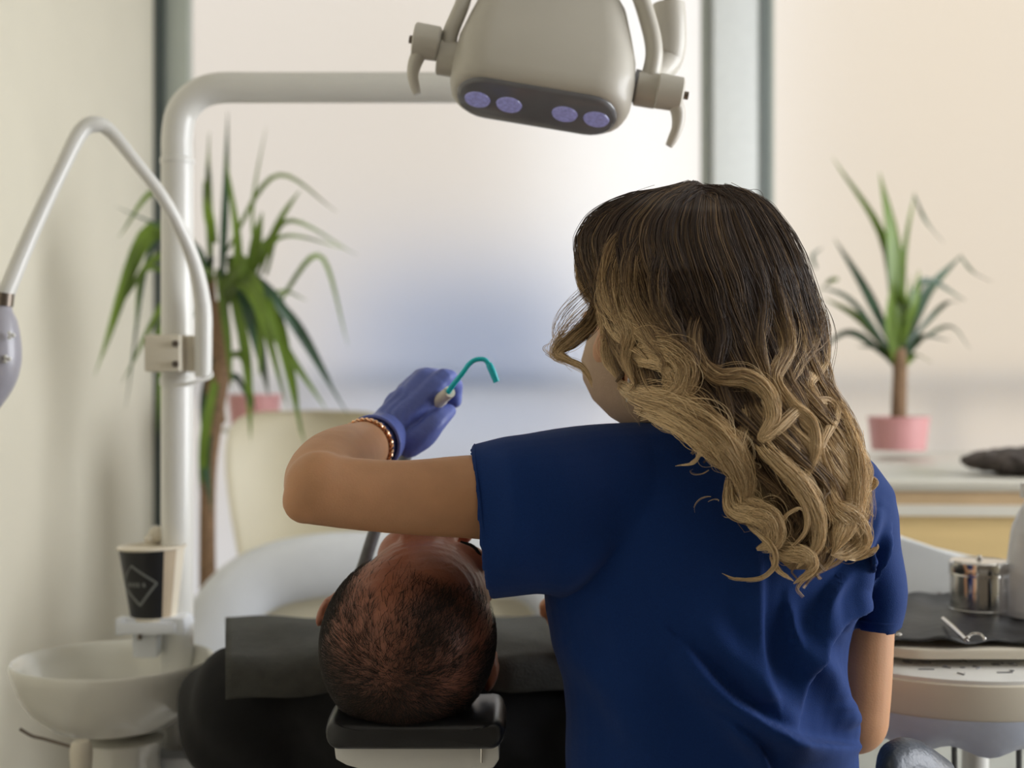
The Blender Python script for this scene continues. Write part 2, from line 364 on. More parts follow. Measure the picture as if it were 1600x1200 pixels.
pl = MB(); pl.plate([P(190, 984, DP-.03)]+[P(x, y, DP-.03) for x, y in ((192, 966, ), (284, 966), (290, 984))], (0, .06, 0)); 
pl.box(P(191, 977, DP-.02), (S(14, DP), .03, S(26, DP))); pl.box(P(285, 977, DP-.02), (S(14, DP), .03, S(26, DP)))
pl.box(P(240, 975, DP), (S(88, DP), .075, S(18, DP))); pf = pl.build('cup_platform', M['bluewhite'], unit, bevel=.003)
MB().lathe([(S(34, DP), 0), (S(37, DP), .002), (S(38, DP), .012), (S(33, DP), .013)], P(240, 974, DP), seg=30).build('cup_seat', M['offwhite'], pf)
MB().box(P(230, 1003, DP), (S(38, DP), .03, S(44, DP))).build('platform_stem', M['bluewhite'], unit, bevel=.003)
MB().tube([P(218, 990, DP-.02), P(218, 1000, DP-.022)], .003, seg=10).build('filler_nozzle', M['screw'], unit)
MB().tube([P(243, 1005, DP+.055), P(243, 860, DP+.055), P(243, 838, DP+.045), P(243, 832, DP+.03)], [.008, .008, .009, .011], n=16, seg=16).build('cup_filler_spout', M['white'], unit)
MB().ball(P(245, 835, DP+.03), .012).ball(P(232, 842, DP+.02), .006).build('spout_head', M['offwhite'], unit)
# holder with metal lever at the lower left
D = 1.72; mb = MB(); mb.lathe([(.006, -.09), (.012, -.05), (.0145, -.012), (.013, 0), (.009, .004), (.004, .004)], P(127, 1162, D), seg=20)
h = mb.build('suction_holder', M['offwhite'], unit)
MB().tube([P(122, 1170, D), P(112, 1167, D), P(70, 1155, D), P(50, 1150, D), P(31, 1139, D)], S(2.6, D), n=20, seg=10).build('metal_lever', M['screw'], h)
MB().tube([P(127, 1195, D), P(135, 1280, D+.03), P(165, 1330, DB-.045)], .006, n=12, seg=10).build('holder_arm', M['screw'], h)

# gooseneck arm with the whitening head, clamped to the pole
goose = thing('gooseneck_arm', 'thin white bent arm clamped to the pole, carrying grey handpiece at left edge', 'arm', P(315, 560, DU-.04))
gp = [P(318, 588, DU-.03), P(318, 530, DU-.035), P(317, 480, DU-.04), P(306, 420, DU-.06), P(285, 365, DU-.085), P(252, 305, DU-.11), P(208, 248, DU-.13), P(172, 205, DU-.14), P(150, 194, DU-.15), P(126, 206, DU-.16), P(96, 264, DU-.18), P(50, 362, DU-.2), P(6, 466, DU-.22)]
gr = [S(x, 1.9) for x in (13, 13.5, 13.5, 11.5, 10.5, 9.5, 9.5, 10.5, 12, 12, 11, 11.5, 12.5)]
MB().tube(gp, gr, n=90, seg=20).build('arm_tube', M['white'], goose)
MB().tube([P(322, 570, DU-.03), P(330, 588, DU-.035), P(300, 598, DU-.05), P(268, 603, DU-.045)], .0025, n=24, seg=8).build('cable', M['white'], goose)
D = DU-.23; ho = P(4, 470, D)
a = [P(6, 462, D), P(4, 478, D), P(0, 498, D), P(-4, 540, D), P(-8, 580, D), P(-22, 620, D), P(-38, 655, D)]
MB().tube(a, [S(x, D) for x in (12, 14, 26, 36, 36, 28, 14)], n=40, seg=28).build('handpiece', mat('lilac_grey_plastic', lin((168, 166, 176)), .3, coat=.3), goose)
MB().tube([P(7, 458, D), P(5, 478, D)], S(15, D), seg=24).build('neck_ring', M['screw'], goose)
for px, py in ((17, 524), (11, 561)):
    m_ = MB(); 
    for k in range(3): m_.ball(P(px+4*math.cos(k*2.1), py+4*math.sin(k*2.1), D-S(31, D)), S(3.4, D), seg=10, rings=6)
    m_.build('control_button', M['white'], goose)

# ------------------------------------------------------------------ operating lamp
DL = 1.55
lx = Vector((math.cos(math.radians(9.5)), 0, -math.sin(math.radians(9.5))))   # along the lamp
e = Vector((0, 0, -1)); e = (e-lx*e.dot(lx)).normalized()
E = (e*.90+Vector((0, -1, 0))*.43).normalized()                                # emission direction
N = lx.cross(E).normalized()                                                   # thickness direction
if N.y > 0: N = -N
lc = P(839, 164, DL)
lamp = thing('operating_lamp', 'beige dental operating lamp with four lit lenses and two hooked handles', 'lamp', lc)
k = S(1, DL)
def sec(s_, w_, h_, r, dx=0): return [lc-E*s_*k+lx*(x+dx)*k+N*y*k for x, y in rrect(w_, h_, r)]
secs = [(-2, 250, 96, 44, 0), (0, 262, 110, 50, 0), (6, 276, 122, 56, 1), (20, 286, 132, 60, 2), (50, 289, 140, 58, 3), (90, 284, 138, 56, 2), (140, 262, 128, 52, 1), (190, 236, 116, 46, 0), (220, 205, 100, 44, 0), (236, 150, 70, 34, 0)]
MB().loft([sec(*q) for q in secs]).build('lamp_housing', M['lampbody'], lamp, angle=50)
pn = MB().loft([sec(-2, 252, 98, 45), sec(-6, 250, 96, 45), sec(-8, 240, 88, 41)]).build('lens_panel', M['darkpanel'], lamp, angle=50)
for u in (-93, -43, 45, 95):
    rg = [[lc+E*(s_)*k+lx*(u+20.5*q*math.cos(a_))*k+N*(18.5*q*math.sin(a_))*k for a_ in np.linspace(0, 2*math.pi, 24, endpoint=False)] for s_, q in ((8, 1), (10.5, .95), (11, .7))]
    MB().loft(rg).build('led_lens', M['led'], pn)
# pivots, yoke, handles
def lp(x, y, n=0): return lc+lx*x*k-Vector((0, 0, 1))*0+(-E)*0+Vector((0, 0, -1))*y*k+N*n*k
yk = MB()
L0, R0_ = P(697, 84, DL+.02), P(1008, 136, DL+.02)
yp = [P(700, 88, DL+.02), P(703, 55, DL+.02), P(722, 8, DL+.03), P(738, -40, DL+.05), P(775, -90, DL+.06), P(880, -115, DL+.07), P(950, -92, DL+.06), P(990, -28, DL+.04), P(1012, 30, DL+.03), P(1022, 82, DL+.02), P(1014, 130, DL+.02)]
yk.tube(yp, [(S(a_, DL), S(b_, DL)) for a_, b_ in ((20, 15), (18, 13), (18, 12), (18, 12), (18, 12), (18, 12), (18, 12), (18, 13), (18, 14), (18, 14), (20, 15))], n=80, seg=20, up=(0, 1, 0))
yoke = yk.build('yoke', M['lampbody'], lamp)
for c, s_ in ((P(702, 92, DL+.02), -1), (P(1010, 140, DL+.02), 1)):
    MB().tube([c-lx*18*k, c-lx*16*k, c+lx*16*k, c+lx*18*k], [25*k, 28*k, 28*k, 25*k], seg=28).build('pivot', M['lampbody'], yoke)
MB().tube([P(1026, 142, DL+.02), P(1038, 144, DL+.02)], 18*k, seg=20).build('pivot_gap', M['darkpanel'], yoke)
MB().tube([P(996, 135, DL+.02), P(988, 133, DL+.02)], 26*k, seg=20).build('pivot_gap', M['darkpanel'], yoke)
def handle(c, side, hook):
    m_ = MB(); m_.tube([c-lx*22*k, c-lx*20*k, c+lx*17*k, c+lx*20*k], [25*k, 28*k, 27*k, 23*k], seg=28)
    o = m_.build('handle_knob', M['lampbody'], lamp)
    MB().tube(hook, [(a_*k, b_*k) for a_, b_ in ((17, 12), (16, 12), (13, 11), (11, 9), (9, 8), (6, 6))], n=28, seg=18, up=(0, 1, 0)).build('handle', M['lampbody'], lamp)
    MB().tube([c+lx*side*18*k, c+lx*side*29*k], 6.5*k, seg=12).build('screw', M['screw'], o)
D = DL+.01
handle(P(668, 66, D), -1, [P(664, 70, D), P(655, 84, D), P(648, 100, D), P(645, 118, D), P(648, 134, D), P(652, 147, D)])
handle(P(1047, 145, D), 1, [P(1050, 152, D), P(1056, 164, D), P(1060, 180, D), P(1058, 200, D), P(1051, 217, D), P(1045, 228, D)])
D = 1.64
MB().tube([P(1045, 6, D), P(1046, 30, D), P(1046, 70, D), P(1040, 95, D), P(1026, 116, D-.02), P(1014, 128, D-.05)], [S(x, D) for x in (25, 26, 26, 25, 20, 14)], n=34, seg=26).build('elbow_bracket', M['lampbody'], lamp)
MB().tube([P(1047, 14, D), P(1047, -60, D+.01)], S(9, D), seg=18).build('suspension_rod', M['screw'], lamp)

# ------------------------------------------------------------------ paper cup
cc = P(240, 962, DP-.002); hz = S(108, DP); rt, rb = S(50.5, DP), S(35, DP)
cup = thing('paper_cup', 'black paper cup with grey diamond print standing on the cup filler', 'cup', cc)
Rc = Matrix.Rotation(math.radians(-1.5), 3, 'Y')
def cupp(a, z, out=0):
    r = rb+(rt-rb)*z/hz+out; return cc+Rc @ Vector((r*math.sin(a), -r*math.cos(a), z))
n = 64
def sect(a0, a1, m_, nm, out=.0):
    nn = max(3, int(n*(a1-a0)/(2*math.pi))); g = [[cupp(a0+(a1-a0)*j/nn, z, out) for j in range(nn+1)] for z in np.linspace(.0, hz*.985, 10)]
    gi = [[cupp(a0+(a1-a0)*j/nn, z, out-.0008) for j in range(nn+1)] for z in np.linspace(.0, hz*.985, 10)]
    mb = MB(); mb.loft(g, closed=False, caps=False); mb.loft(gi[::-1], closed=False, caps=False)
    return mb.build(nm, m_, cup, angle=60)
MB().lathe([(rb-.0012, 0), (rt-.0012, hz*.99), (rt-.003, hz*.99), (rb-.003, .003), (0, .003)], cc, seg=48, R=Rc).build('cup_wall', M['cupwhite'], cup)
sect(math.radians(-110), math.radians(36), M['cupblack'], 'black_sleeve')
sect(math.radians(36.5), math.radians(62), M['cuptan'], 'tan_panel')
sect(math.radians(62.5), math.radians(110), M['cupwhite'], 'white_panel')
MB().lathe([(rt+.0, hz*.975), (rt+.0025, hz*.985), (rt+.0028, hz), (rt+.0018, hz*1.012), (rt-.001, hz*1.005), (rt-.002, hz*.985)], cc, seg=48, R=Rc).build('rim', M['cupwhite'], cup, angle=60)
dm = MB()
def seg_(a, b, w_=.0022):
    n_ = 10; pts = [(a[0]+(b[0]-a[0])*i/n_, a[1]+(b[1]-a[1])*i/n_) for i in range(n_+1)]
    dm.tube([cupp(x, z, .0003) for x, z in pts], w_*.7, seg=6, flat=.3)
aa = lambda px: math.asin(max(-1, min(1, (px-239)/43)))
zz = lambda py: (962-py)/F*DP
pt = [(aa(220), zz(878)), (aa(256), zz(906)), (aa(228), zz(940)), (aa(202), zz(908))]
for i in range(4): seg_(pt[i], pt[(i+1) % 4])
for px, w_ in ((212, 3), (218, 2.5), (223, 2.5), (228, 2.5), (237, 3.4)):
    seg_((aa(px-w_/2), zz(911)), (aa(px+w_/2), zz(905)), .0013); seg_((aa(px-w_/2), zz(905)), (aa(px+w_/2), zz(911)), .0013); seg_((aa(px-w_/2), zz(908)), (aa(px+w_/2), zz(908)), .0013)
dm.build('diamond_print', M['cupgrey'], cup)

# ------------------------------------------------------------------ right: delivery unit with tray
DT = 1.72
du = thing('delivery_unit', 'white instrument table with tray, keypad and hoses right of the dentist', 'instrument table', (P(1540, 0, DT).x, DT, 0))
tz = P(0, 1006, DT-.12).z
tc_ = P(1530, 1005, DT); 
# tray slab
tx0, tx1 = P(1395, 0, DT).x-.05, P(1800, 0, DT).x
MB().loft([[Vector(((tx0+tx1)/2+x, DT+.03+y, z)) for x, y in rrect(tx1-tx0, .34, .05)] for z in (tz-.015, tz-.006, tz-.003)]).build('tray', M['offwhite'], du, bevel=.004)
# curved keypad lip in front of the tray and its shell
kc = Vector((P(1545, 0, 1.56).x, 1.70, 0)); rk = .205
def disc(r, z, ry=.9, dy=0): return [Vector((kc.x+r*.85*math.cos(a), kc.y+dy+r*ry*math.sin(a), z)) for a in np.linspace(0, 2*math.pi, 64, endpoint=False)]
z0 = P(0, 1071, 1.515).z
MB().loft([disc(rk, z0), disc(rk, z0+.004), disc(rk*.97, z0+.006)]).build('keypad', M['white'], du, angle=50)
MB().loft([disc(rk*.93, z0-.058), disc(rk*.99, z0-.045), disc(rk*1.01, z0-.018), disc(rk*1.015, z0-.013), disc(rk*1.015, z0-.002), disc(rk, z0)]).build('keypad_shell', M['offwhite'], du, angle=50)
MB().loft([disc(rk*.35, z0, dy=.06), disc(rk*.35, tz-.01, dy=.06)]).build('tray_support', M['offwhite'], du, angle=50)
def sym(px, py, kind):
    # key symbols lie on the keypad surface
    D_ = (CZ-(z0+.0065))*F/(py-600); c = P(px, py, D_); m_ = MB(); u = .0042
    def ln(a, b, w_=.0011): m_.tube([c+Vector((a[0]*u, a[1]*u*1.6, 0)), c+Vector((b[0]*u, b[1]*u*1.6, 0))], w_, seg=6, flat=.4)
    if kind == '<': ln((.8, 1), (-1, 0)); ln((-1, 0), (.8, -1))
    if kind == '>': ln((-.8, 1), (1, 0)); ln((1, 0), (-.8, -1))
    if kind == '^': ln((-1, -.8), (0, .8)); ln((0, .8), (1, -.8))
    if kind == 'v': ln((-1, .8), (0, -.8)); ln((0, -.8), (1, .8))
    if kind == '-': ln((-2.2, 0), (2.2, 0))
    if kind == 'o': m_.tube([c, c+Vector((0, 0, .0008))], .0028, seg=14)
    if kind == 's': ln((-1, .5), (1, .9)); ln((1, .9), (-1, -.5)); ln((-1, -.5), (1, -.8))
    if kind == 'b': m_.box(c, (.008, .007, .001)); m_.tube([c+Vector((.009, .004, 0)), c+Vector((.009, .004, .001))], .002, seg=10)
    m_.build('key_symbol', M['grey'], du, smooth=False)
for q in ((1417, 1034, 's'), (1447, 1035, 's'), (1447, 1046, '-'), (1478, 1042, '<'), (1503, 1032, '^'), (1504, 1043, 'o'), (1504, 1053, 'v'), (1527, 1043, '>'), (1556, 1038, 'b'), (1582, 1038, 's'), (1570, 1051, '-'), (1581, 1048, 'o')): sym(*q)
# protective plastic film skirt hanging from the keypad
n_ = 96; ring = []
for j, (zz_, rr_) in enumerate(((z0-.042, .995), (z0-.058, .985), (z0-.072, .955), (z0-.082, .90))):
    ring.append([Vector((kc.x+rk*(rr_+.008*j*math.sin(a*9+j))*.85*math.cos(a), kc.y+rk*(rr_+.012*j*math.sin(a*9+j))*.9*math.sin(a), zz_+.0015*j*math.sin(a*13+1))) for a in np.linspace(0, 2*math.pi, n_, endpoint=False)])
MB().loft(ring, caps=False).build('plastic_cover', mat('film_cover', lin((190, 198, 214)), .3, var=.1, scale=18, bump=.6, bscale=30), du)
MB().tube([(P(1549, 0, 1.72).x, 1.78, z0-.05), (P(1549, 0, 1.72).x, 1.78, .1)], .017, seg=24).build('column', M['white'], du)
MB().lathe([(.2, 0), (.2, .03), (.05, .06), (.02, .1)], (P(1549, 0, 1.72).x, 1.78, 0), seg=40).build('foot', M['offwhite'], du)
for px in (1440, 1491, 1592, 1650):
    x = P(px, 0, 1.6).x
    MB().tube([(x, 1.6, z0-.05), (x, 1.6, .95), (x+.005, 1.62, .7), (x+.01, 1.7, .4), (P(1549, 0, 1.72).x, 1.77, .35)], S(4.6, 1.6), n=30, seg=12).build('instrument_hose', mat('hose_grey', lin((104, 106, 104)), .5) if 'hose_grey' not in bpy.data.materials else bpy.data.materials['hose_grey'], du)
# back box with sloping top edge
D = 1.95
bx = thing('instrument_cabinet', 'light grey cabinet with sloping top behind the steel canister', 'cabinet', P(1440, 960, D))
z_ = tz
MB().plate([P(1340, 822, D), P(1396, 836, D), P(1440, 850, D), P(1500, 870, D), P(1560, 884, D), P(1700, 905, D), P(1700, 1040, D), P(1340, 1040, D)], (0, .12, 0)).build('cabinet_body', mat('cool_grey_enamel', lin((196, 198, 198)), .4, var=.02), bx, bevel=.006)
MB().tube([P(1468, 931, D), P(1468, 931, D-.008)], S(5, D), seg=14).build('lock', M['screw'], bx)

# black instrument wrap lying on the tray
g = []; nx, ny = 60, 30
x0_, x1_ = tx0+.003, tx1-.01
wv, wf = [], []
for j in range(ny):
    for i in range(nx):
        u, v = i/(nx-1), j/(ny-1); x = x0_+(x1_-x0_)*u; y = DT-.13+.30*v
        z = tz+.001+.006*(.5+.5*math.sin(u*17+v*5))*(.4+.6*math.sin(v*3.14))+.004*(.5+.5*math.sin(u*41-v*13))+.010*math.exp(-((u-.2)/.1)**2-((v-.25)/.25)**2)+(0.012 if j > 0 else 0)*v
        y += .006*math.sin(u*21)*(1 if j == 0 else .3); wv.append((x, y, z))
for j in range(ny-1):
    for i in range(nx-1): wf.append((j*nx+i, j*nx+i+1, (j+1)*nx+i+1, (j+1)*nx+i))
mb = MB(); mb.add(wv, wf); o = mb.build('instrument_wrap', M['blackplastic'], base=(tx0+.1, DT, tz)); md = o.modifiers.new('s', 'SOLIDIFY'); md.thickness = .002; md.offset = -1
tag(o, 'crumpled black wrap sheet covering the instrument tray', 'sheet')
# instruments on it
def onwrap(px, py, dz=.016):
    D_ = (CZ-(tz+dz))*F/(py-600); return P(px, py, D_)
t = thing('dental_probe', 'short silver dental instrument lying diagonally on black wrap', 'dental tool', onwrap(1490, 985))
MB().tube([onwrap(1474, 967, .022), onwrap(1490, 981, .02), onwrap(1510, 1000, .018)], [.0028, .0032, .003], n=10, seg=12).build('shaft', M['steel'], t)
MB().tube([onwrap(1510, 1000, .018), onwrap(1513, 1003, .016)], .0014, seg=8).build('tip', M['steel'], t)
t = thing('curved_clip', 'small curved silver clip right of the diagonal instrument', 'clip', onwrap(1525, 992))
MB().tube([onwrap(1512, 996), onwrap(1520, 990, .02), onwrap(1532, 991, .02), onwrap(1538, 998)], .0016, n=16, seg=8).build('clip_arc', M['steel'], t)
MB().ball(onwrap(1512, 996), .0022, seg=10, rings=6).ball(onwrap(1538, 998), .0022, seg=10, rings=6).build('clip_end', M['steel'], t)
for nm, lb, y in (('mouth_mirror', 'silver tool poking out beside the sleeve, farther of two', 970), ('tweezers', 'silver tool poking out beside the sleeve, nearer of two', 990)):
    t = thing(nm, lb, 'dental tool', onwrap(1390, y))
    MB().tube([onwrap(1375, y-1, .02), onwrap(1392, y, .02), onwrap(1402, y+1, .022)], [.002, .0022, .003], n=8, seg=10).build('handle', M['steel'], t)
    MB().ball(onwrap(1404, y+1, .022), (.004, .005, .002), seg=12, rings=6).build('tip', M['steel'], t)
# steel canister
D = 1.76; cb = P(1530, 968, D); r = S(44, D); hh = S(90, D)
t = thing('steel_canister', 'polished steel cotton canister with lid standing on black wrap', 'canister', cb)
MB().lathe([(r*.98, -.012), (r, -.01), (r, hh*.16), (r*1.02, hh*.17), (r*1.02, hh*.2), (r, hh*.21), (r, hh*.80)], cb, seg=56).build('canister_body', M['steel'], t, angle=35)
li = MB().lathe([(r*1.03, hh*.78), (r*1.05, hh*.79), (r*1.03, hh*.82), (r*1.04, hh*.84), (r*1.04, hh*1.0), (r*.98, hh*1.035), (r*.3, hh*1.05), (0, hh*1.05)], cb, seg=56).build('lid', M['steel'], t, angle=35)
MB().ball(cb+Vector((0, 0, hh*1.06)), (.004, .004, .005), seg=14, rings=8).build('lid_knob', M['steel'], li)
# cloudy ribbed bottle at the right edge
D = 1.74; bb = P(1619, 962, D)
t = thing('spray_bottle', 'cloudy white ribbed bottle cut by the right edge', 'bottle', bb)
pr = [(S(44, D), 0), (S(46, D), S(10, D))]
for i in range(22): z_ = S(14+i*5.5, D); rr_ = S(46-max(0, i-10)*.7, D); pr += [(rr_, z_), (rr_-.0008, z_+S(2.5, D))]
pr += [(S(36, D), S(140, D)), (S(27, D), S(160, D)), (S(18, D), S(176, D)), (S(16, D), S(186, D))]
MB().lathe(pr, bb, seg=40).build('bottle_body', M['clearplastic'], t)
MB().tube([bb+Vector((0, 0, S(184, D))), bb+Vector((0, 0, S(208, D)))], S(24, D), seg=24).build('cap', M['white'], t, bevel=.002)
t = thing('black_jar', 'small black jar lid at right edge beside the bottle', 'jar', P(1612, 972, 1.66))
MB().lathe([(.013, 0), (.014, .002), (.014, .026), (.012, .028)], P(1626, 982, 1.64), seg=24).build('jar_body', M['blackpad'], t)
MB().lathe([(.0148, .026), (.0148, .034), (.012, .036), (0, .036)], P(1626, 982, 1.64), seg=24).build('lid', M['blackpad'], t)

# ------------------------------------------------------------------ counter behind, right
ct = thing('counter', 'white topped counter with pale wood front behind the instrument table', 'counter', (P(1560, 0, 3.2).x, 3.3, 0))
zt = P(0, 707, 3.75).z
xa, xb = P(1120, 0, 3.4).x, XR-.05
y0, y1 = 2.66, 3.8
def ctop(z, ins): return [(xa+ins+.18, y0+ins, z), (xa+ins+.05, y0+.08, z), (xa+ins, y0+.25, z), (xa+ins, y1, z), (xb, y1, z), (xb, y0+ins-.14, z)]
MB().loft([[Vector(q) for q in ctop(z, i)] for z, i in ((zt-.022, .006), (zt-.018, 0), (zt-.006, 0), (zt, .01))]).build('worktop', M['marble'], ct, angle=40)
MB().loft([[Vector(q) for q in ctop(z, .012)] for z in (zt-.048, zt-.022)]).build('edge_band', M['woodband'], ct, smooth=False)
MB().loft([[Vector(q) for q in ctop(z, .006)] for z in (zt-.070, zt-.048)]).build('white_band', M['marble'], ct, smooth=False)
MB().loft([[Vector(q) for q in ctop(z, .02)] for z in (.75, zt-.070)]).build('wood_front', M['wood'], ct, smooth=False)
MB().loft([[Vector(q) for q in ctop(z, .06)] for z in (0, .75)]).build('plinth', mat('pale_plinth', lin((206, 208, 200)), .6), ct, smooth=False)
D = 2.80
c = Vector((P(1585, 0, D).x, D, zt+.020))
mb = MB()
def fz(co, no):
    h = np.sin(co[:, 0]*160+np.sin(co[:, 1]*130)*2)*np.sin(co[:, 1]*140+co[:, 2]*170); return co+no*(h*.004)[:, None]
R_ = Matrix.Rotation(math.radians(-8), 3, 'Z')
mb.ball(c+Vector((.09, 0, .01)), (.2, .10, .030), R=R_, seg=32, rings=16).ball(c+Vector((.22, .02, .010)), (.18, .11, .036), seg=32)
o = mb.remesh('fleece_cushion', M['fur'], voxel=.008, smooth=3, disp=fz, base=c); tag(o, 'dark grey mottled fleece cushion lying on the white counter', 'cushion')

# ------------------------------------------------------------------ treatment armchair in the background
DA = 3.25
ac = thing('lounge_chair', 'cream lounge chair with white shell armrest beyond the patient', 'chair', (P(560, 0, DA).x, DA, 0))
# backrest: curved padded slab following an arc
def backring(z, x0, x1, th, bow):
    n_ = 20; out = []; 
    for i in range(n_): u = i/(n_-1); x = x0+(x1-x0)*u; out.append(Vector((x, DA+.12+bow*(1-(2*u-1)**2), z)))
    inn = [Vector((p.x, p.y+th*(.35+.65*math.sqrt(max(0, 1-abs(2*(i/(n_-1))-1)**4))), p.z)) for i, p in enumerate(out)]
    return out+inn[::-1]
rows = [(985, 372, 640, .10), (900, 356, 640, .12), (820, 340, 636, .13), (740, 330, 628, .13), (690, 331, 618, .12), (664, 342, 606, .10), (650, 362, 590, .07), (643, 392, 560, .035)]
MB().loft([backring(P(0, y, DA).z, P(a_, 0, DA).x, P(b_, 0, DA).x, th, .10) for y, a_, b_, th in rows]).build('backrest', M['cream'], ac, subd=1, angle=80)
# shell armrest: a wide white band arching from left down, around and to the right
arm_ = [P(306, 1085, DA-.38), P(330, 1000, DA-.36), P(362, 940, DA-.34), (P(420, 901, DA-.32)), P(500, 884, DA-.32), P(600, 880, DA-.32), P(720, 880, DA-.32), P(820, 888, DA-.32), P(875, 930, DA-.32), P(905, 1010, DA-.32)]
MB().tube(arm_, [(S(a_, DA-.3), .07) for a_ in (22, 24, 28, 28, 26, 24, 24, 24, 22, 20)], n=70, seg=24, up=(0, 1, 0)).build('armrest', M['bluewhite'], ac)
MB().loft([[Vector((P(610, 0, 3.1).x+x, 3.18+y, z)) for x, y in rrect(w_, .42, .08)] for z, w_ in ((P(0, 1150, 3.1).z, .70), (P(0, 1130, 3.1).z, .76), (P(0, 935, 3.1).z, .78), (P(0, 920, 3.1).z, .70))]).build('seat', M['cream'], ac, angle=60)
MB().tube([(P(600, 0, 3.15).x, 3.2, .5), (P(600, 0, 3.15).x, 3.2, .05)], .06, seg=24).build('pedestal', M['steel'], ac)
MB().lathe([(.26, 0), (.26, .02), (.08, .05), (.05, .08)], (P(600, 0, 3.15).x, 3.2, 0), seg=40).build('foot', M['steel'], ac)

# ------------------------------------------------------------------ people: shared head builder
def frame_(f, up):
    f = Vector(f).normalized(); up = Vector(up); up = (up-f*up.dot(f)).normalized(); rt = f.cross(up)
    R = Matrix((rt, f, up)).transposed(); return R
def head_parts(mb, c, R, s=1., male=False):
    def L(x, y, z): return Vector(c)+R @ Vector((x*s, y*s, z*s))
    def b(p, r): mb.ball(L(*p), tuple(x*s for x in r), R=R, seg=28, rings=18)
    b((0, -.018, .035), (.076, .094, .083)) if not male else b((0, -.012, .035), (.0815, .088, .083)); b((0, .028, .012), (.064, .062, .088))
    b((0, .032, -.055), (.052, .05, .05) if not male else (.058, .052, .054)); b((0, .070, -.097), (.022, .018, .018))
    for q in (-1, 1):
        b((q*.036, .058, -.03), (.027, .028, .03)); b((q*.024, .083, .022), (.024, .012, .009))
        b((q*(.078+.003*male), -.012, -.012), (.008, .019, .033)); b((q*.079, .0, -.038), (.006, .009, .010))
        b((q*(.084+.004*male), -.018, .004), (.005, .016, .022)); b((q*.013, .100, -.034), (.009, .010, .008))
        b((q*.031, .078, .0), (.015, .012, .010)); b((q*.048, .02, -.072), (.014, .03, .02))
    mb.cone(L(0, .088, .012), .0085*s, L(0, .112, -.026), .0115*s); b((0, .108, -.032), (.011, .012, .009))
    b((0, .089, -.058), (.023, .012, .006)); b((0, .087, -.068), (.020, .012, .007))
    return L

# ------------------------------------------------------------------ patient
PH = P(648, 979, 1.43); PR = frame_((.36, .10, .93), (0.03, -1, .12)); ps = 1.09
pat = thing('person', 'reclined man with thinning dark hair lying under a charcoal bib', 'person', (PH.x, 1.9, .8))
body = MB(); L = head_parts(body, PH, PR, ps, male=True)
body.chain([L(0, -.03, -.06), Vector((PH.x+.0, 1.56, 1.03)), Vector((PH.x, 1.66, .96))], [.055, .058, .075], n=8)
for q in (-1, 1):
    body.chain([(PH.x+q*.29, 2.0, .87), (PH.x+q*.27, 2.06, .9), (PH.x+q*.17, 2.2, .93), (PH.x+q*.10, 2.24, .935)], [.04, .038, .032, .026])
    hc_ = Vector((PH.x+q*.05, 2.25, .935)); body.ball(hc_, (.045, .04, .016))
    for f_ in range(4): 
        y_ = 2.215+f_*.021; ln_ = (.07, .078, .072, .058)[f_]
        body.chain([hc_+Vector((-q*.02, y_-2.25, 0)), hc_+Vector((-q*(.02+ln_*.5), y_-2.25, .006-q*.002)), hc_+Vector((-q*(.02+ln_), y_-2.25, -.004-q*.003))], [.0095, .0085, .007])
    body.chain([hc_+Vector((.0, -.03, 0)), hc_+Vector((-q*.03, -.055, .006)), hc_+Vector((-q*.05, -.06, .004))], [.011, .010, .008])
def scalp_mask(loc, n3):
    # local head coordinates -> how much hair (0..1)
    x, y, z = loc[..., 0]/ps, loc[..., 1]/ps, loc[..., 2]/ps
    back = 1/(1+np.exp((y-.0-.35*np.abs(x))*90))
    low = 1/(1+np.exp((-.035-z)*120))                      # nothing below the nape line
    front = 1/(1+np.exp((y-.058)*110))*np.exp(-(x-.018)**2/(2*.028**2))*.95*(1/(1+np.exp((.045-z)*90)))
    side = 1/(1+np.exp((.068-np.abs(x))*260))*(1/(1+np.exp((y-.030)*120)))
    thin = .40*(1/(1+np.exp((y-.0-.45*x)*90)))
    noz = .5+.5*np.sin(x*170+np.sin(z*120)*2)*np.sin(z*140+y*150+1)
    occ = 1/(1+np.exp((y+.030)*60))
    m = np.maximum.reduce([front*(.75+.25*noz), side, thin*(.7+.6*noz), occ, back*.55*(.6+.6*noz)])
    ear = (np.abs(x) > .0815) & (z < .03) & (y > -.05) & (y < .02)
    m = m*low; m[ear] *= .1; return np.clip(m, 0, 1)
mpat = mat('patient_skin', lin((164, 104, 80)), .42, var=.07, scale=50, sss=.1, bump=.3, bscale=220, spec=.4)
def add_attr_mix(m, attr, dark):
    n = m.node_tree; b = n.nodes['Principled BSDF']; l = b.inputs['Base Color'].links[0]; src = l.from_socket
    at = n.nodes.new('ShaderNodeAttribute'); at.attribute_name = attr; mx = n.nodes.new('ShaderNodeMix'); mx.data_type = 'RGBA'
    n.links.new(at.outputs['Fac'], mx.inputs['Factor']); n.links.new(src, mx.inputs[6]); mx.inputs[7].default_value = (*dark, 1)
    n.links.new(mx.outputs[2], b.inputs['Base Color'])
add_attr_mix(mpat, 'scalp', (.022, .013, .010))
def wrinkle(co, no):
    l = (co-np.array(PH)) @ np.array(PR); x, y, z = l[:, 0], l[:, 1], l[:, 2]
    fh = np.exp(-((y-.075)/.03)**2)*np.exp(-((z-.05)/.03)**2)
    return co+no*(-.0004*fh*np.sin(z*520+x*35+2*np.sin(x*60)))[:, None]
bo = body.remesh('body', mpat, pat, voxel=.0032, smooth=6, disp=wrinkle)
me = bo.data; org = np.array(pat.location)
co = np.empty(len(me.vertices)*3); me.vertices.foreach_get('co', co); co = co.reshape(-1, 3)+org
l = (co-np.array(PH)) @ np.array(PR)
msk = scalp_mask(l, None)*(np.linalg.norm(l, axis=1) < .17)
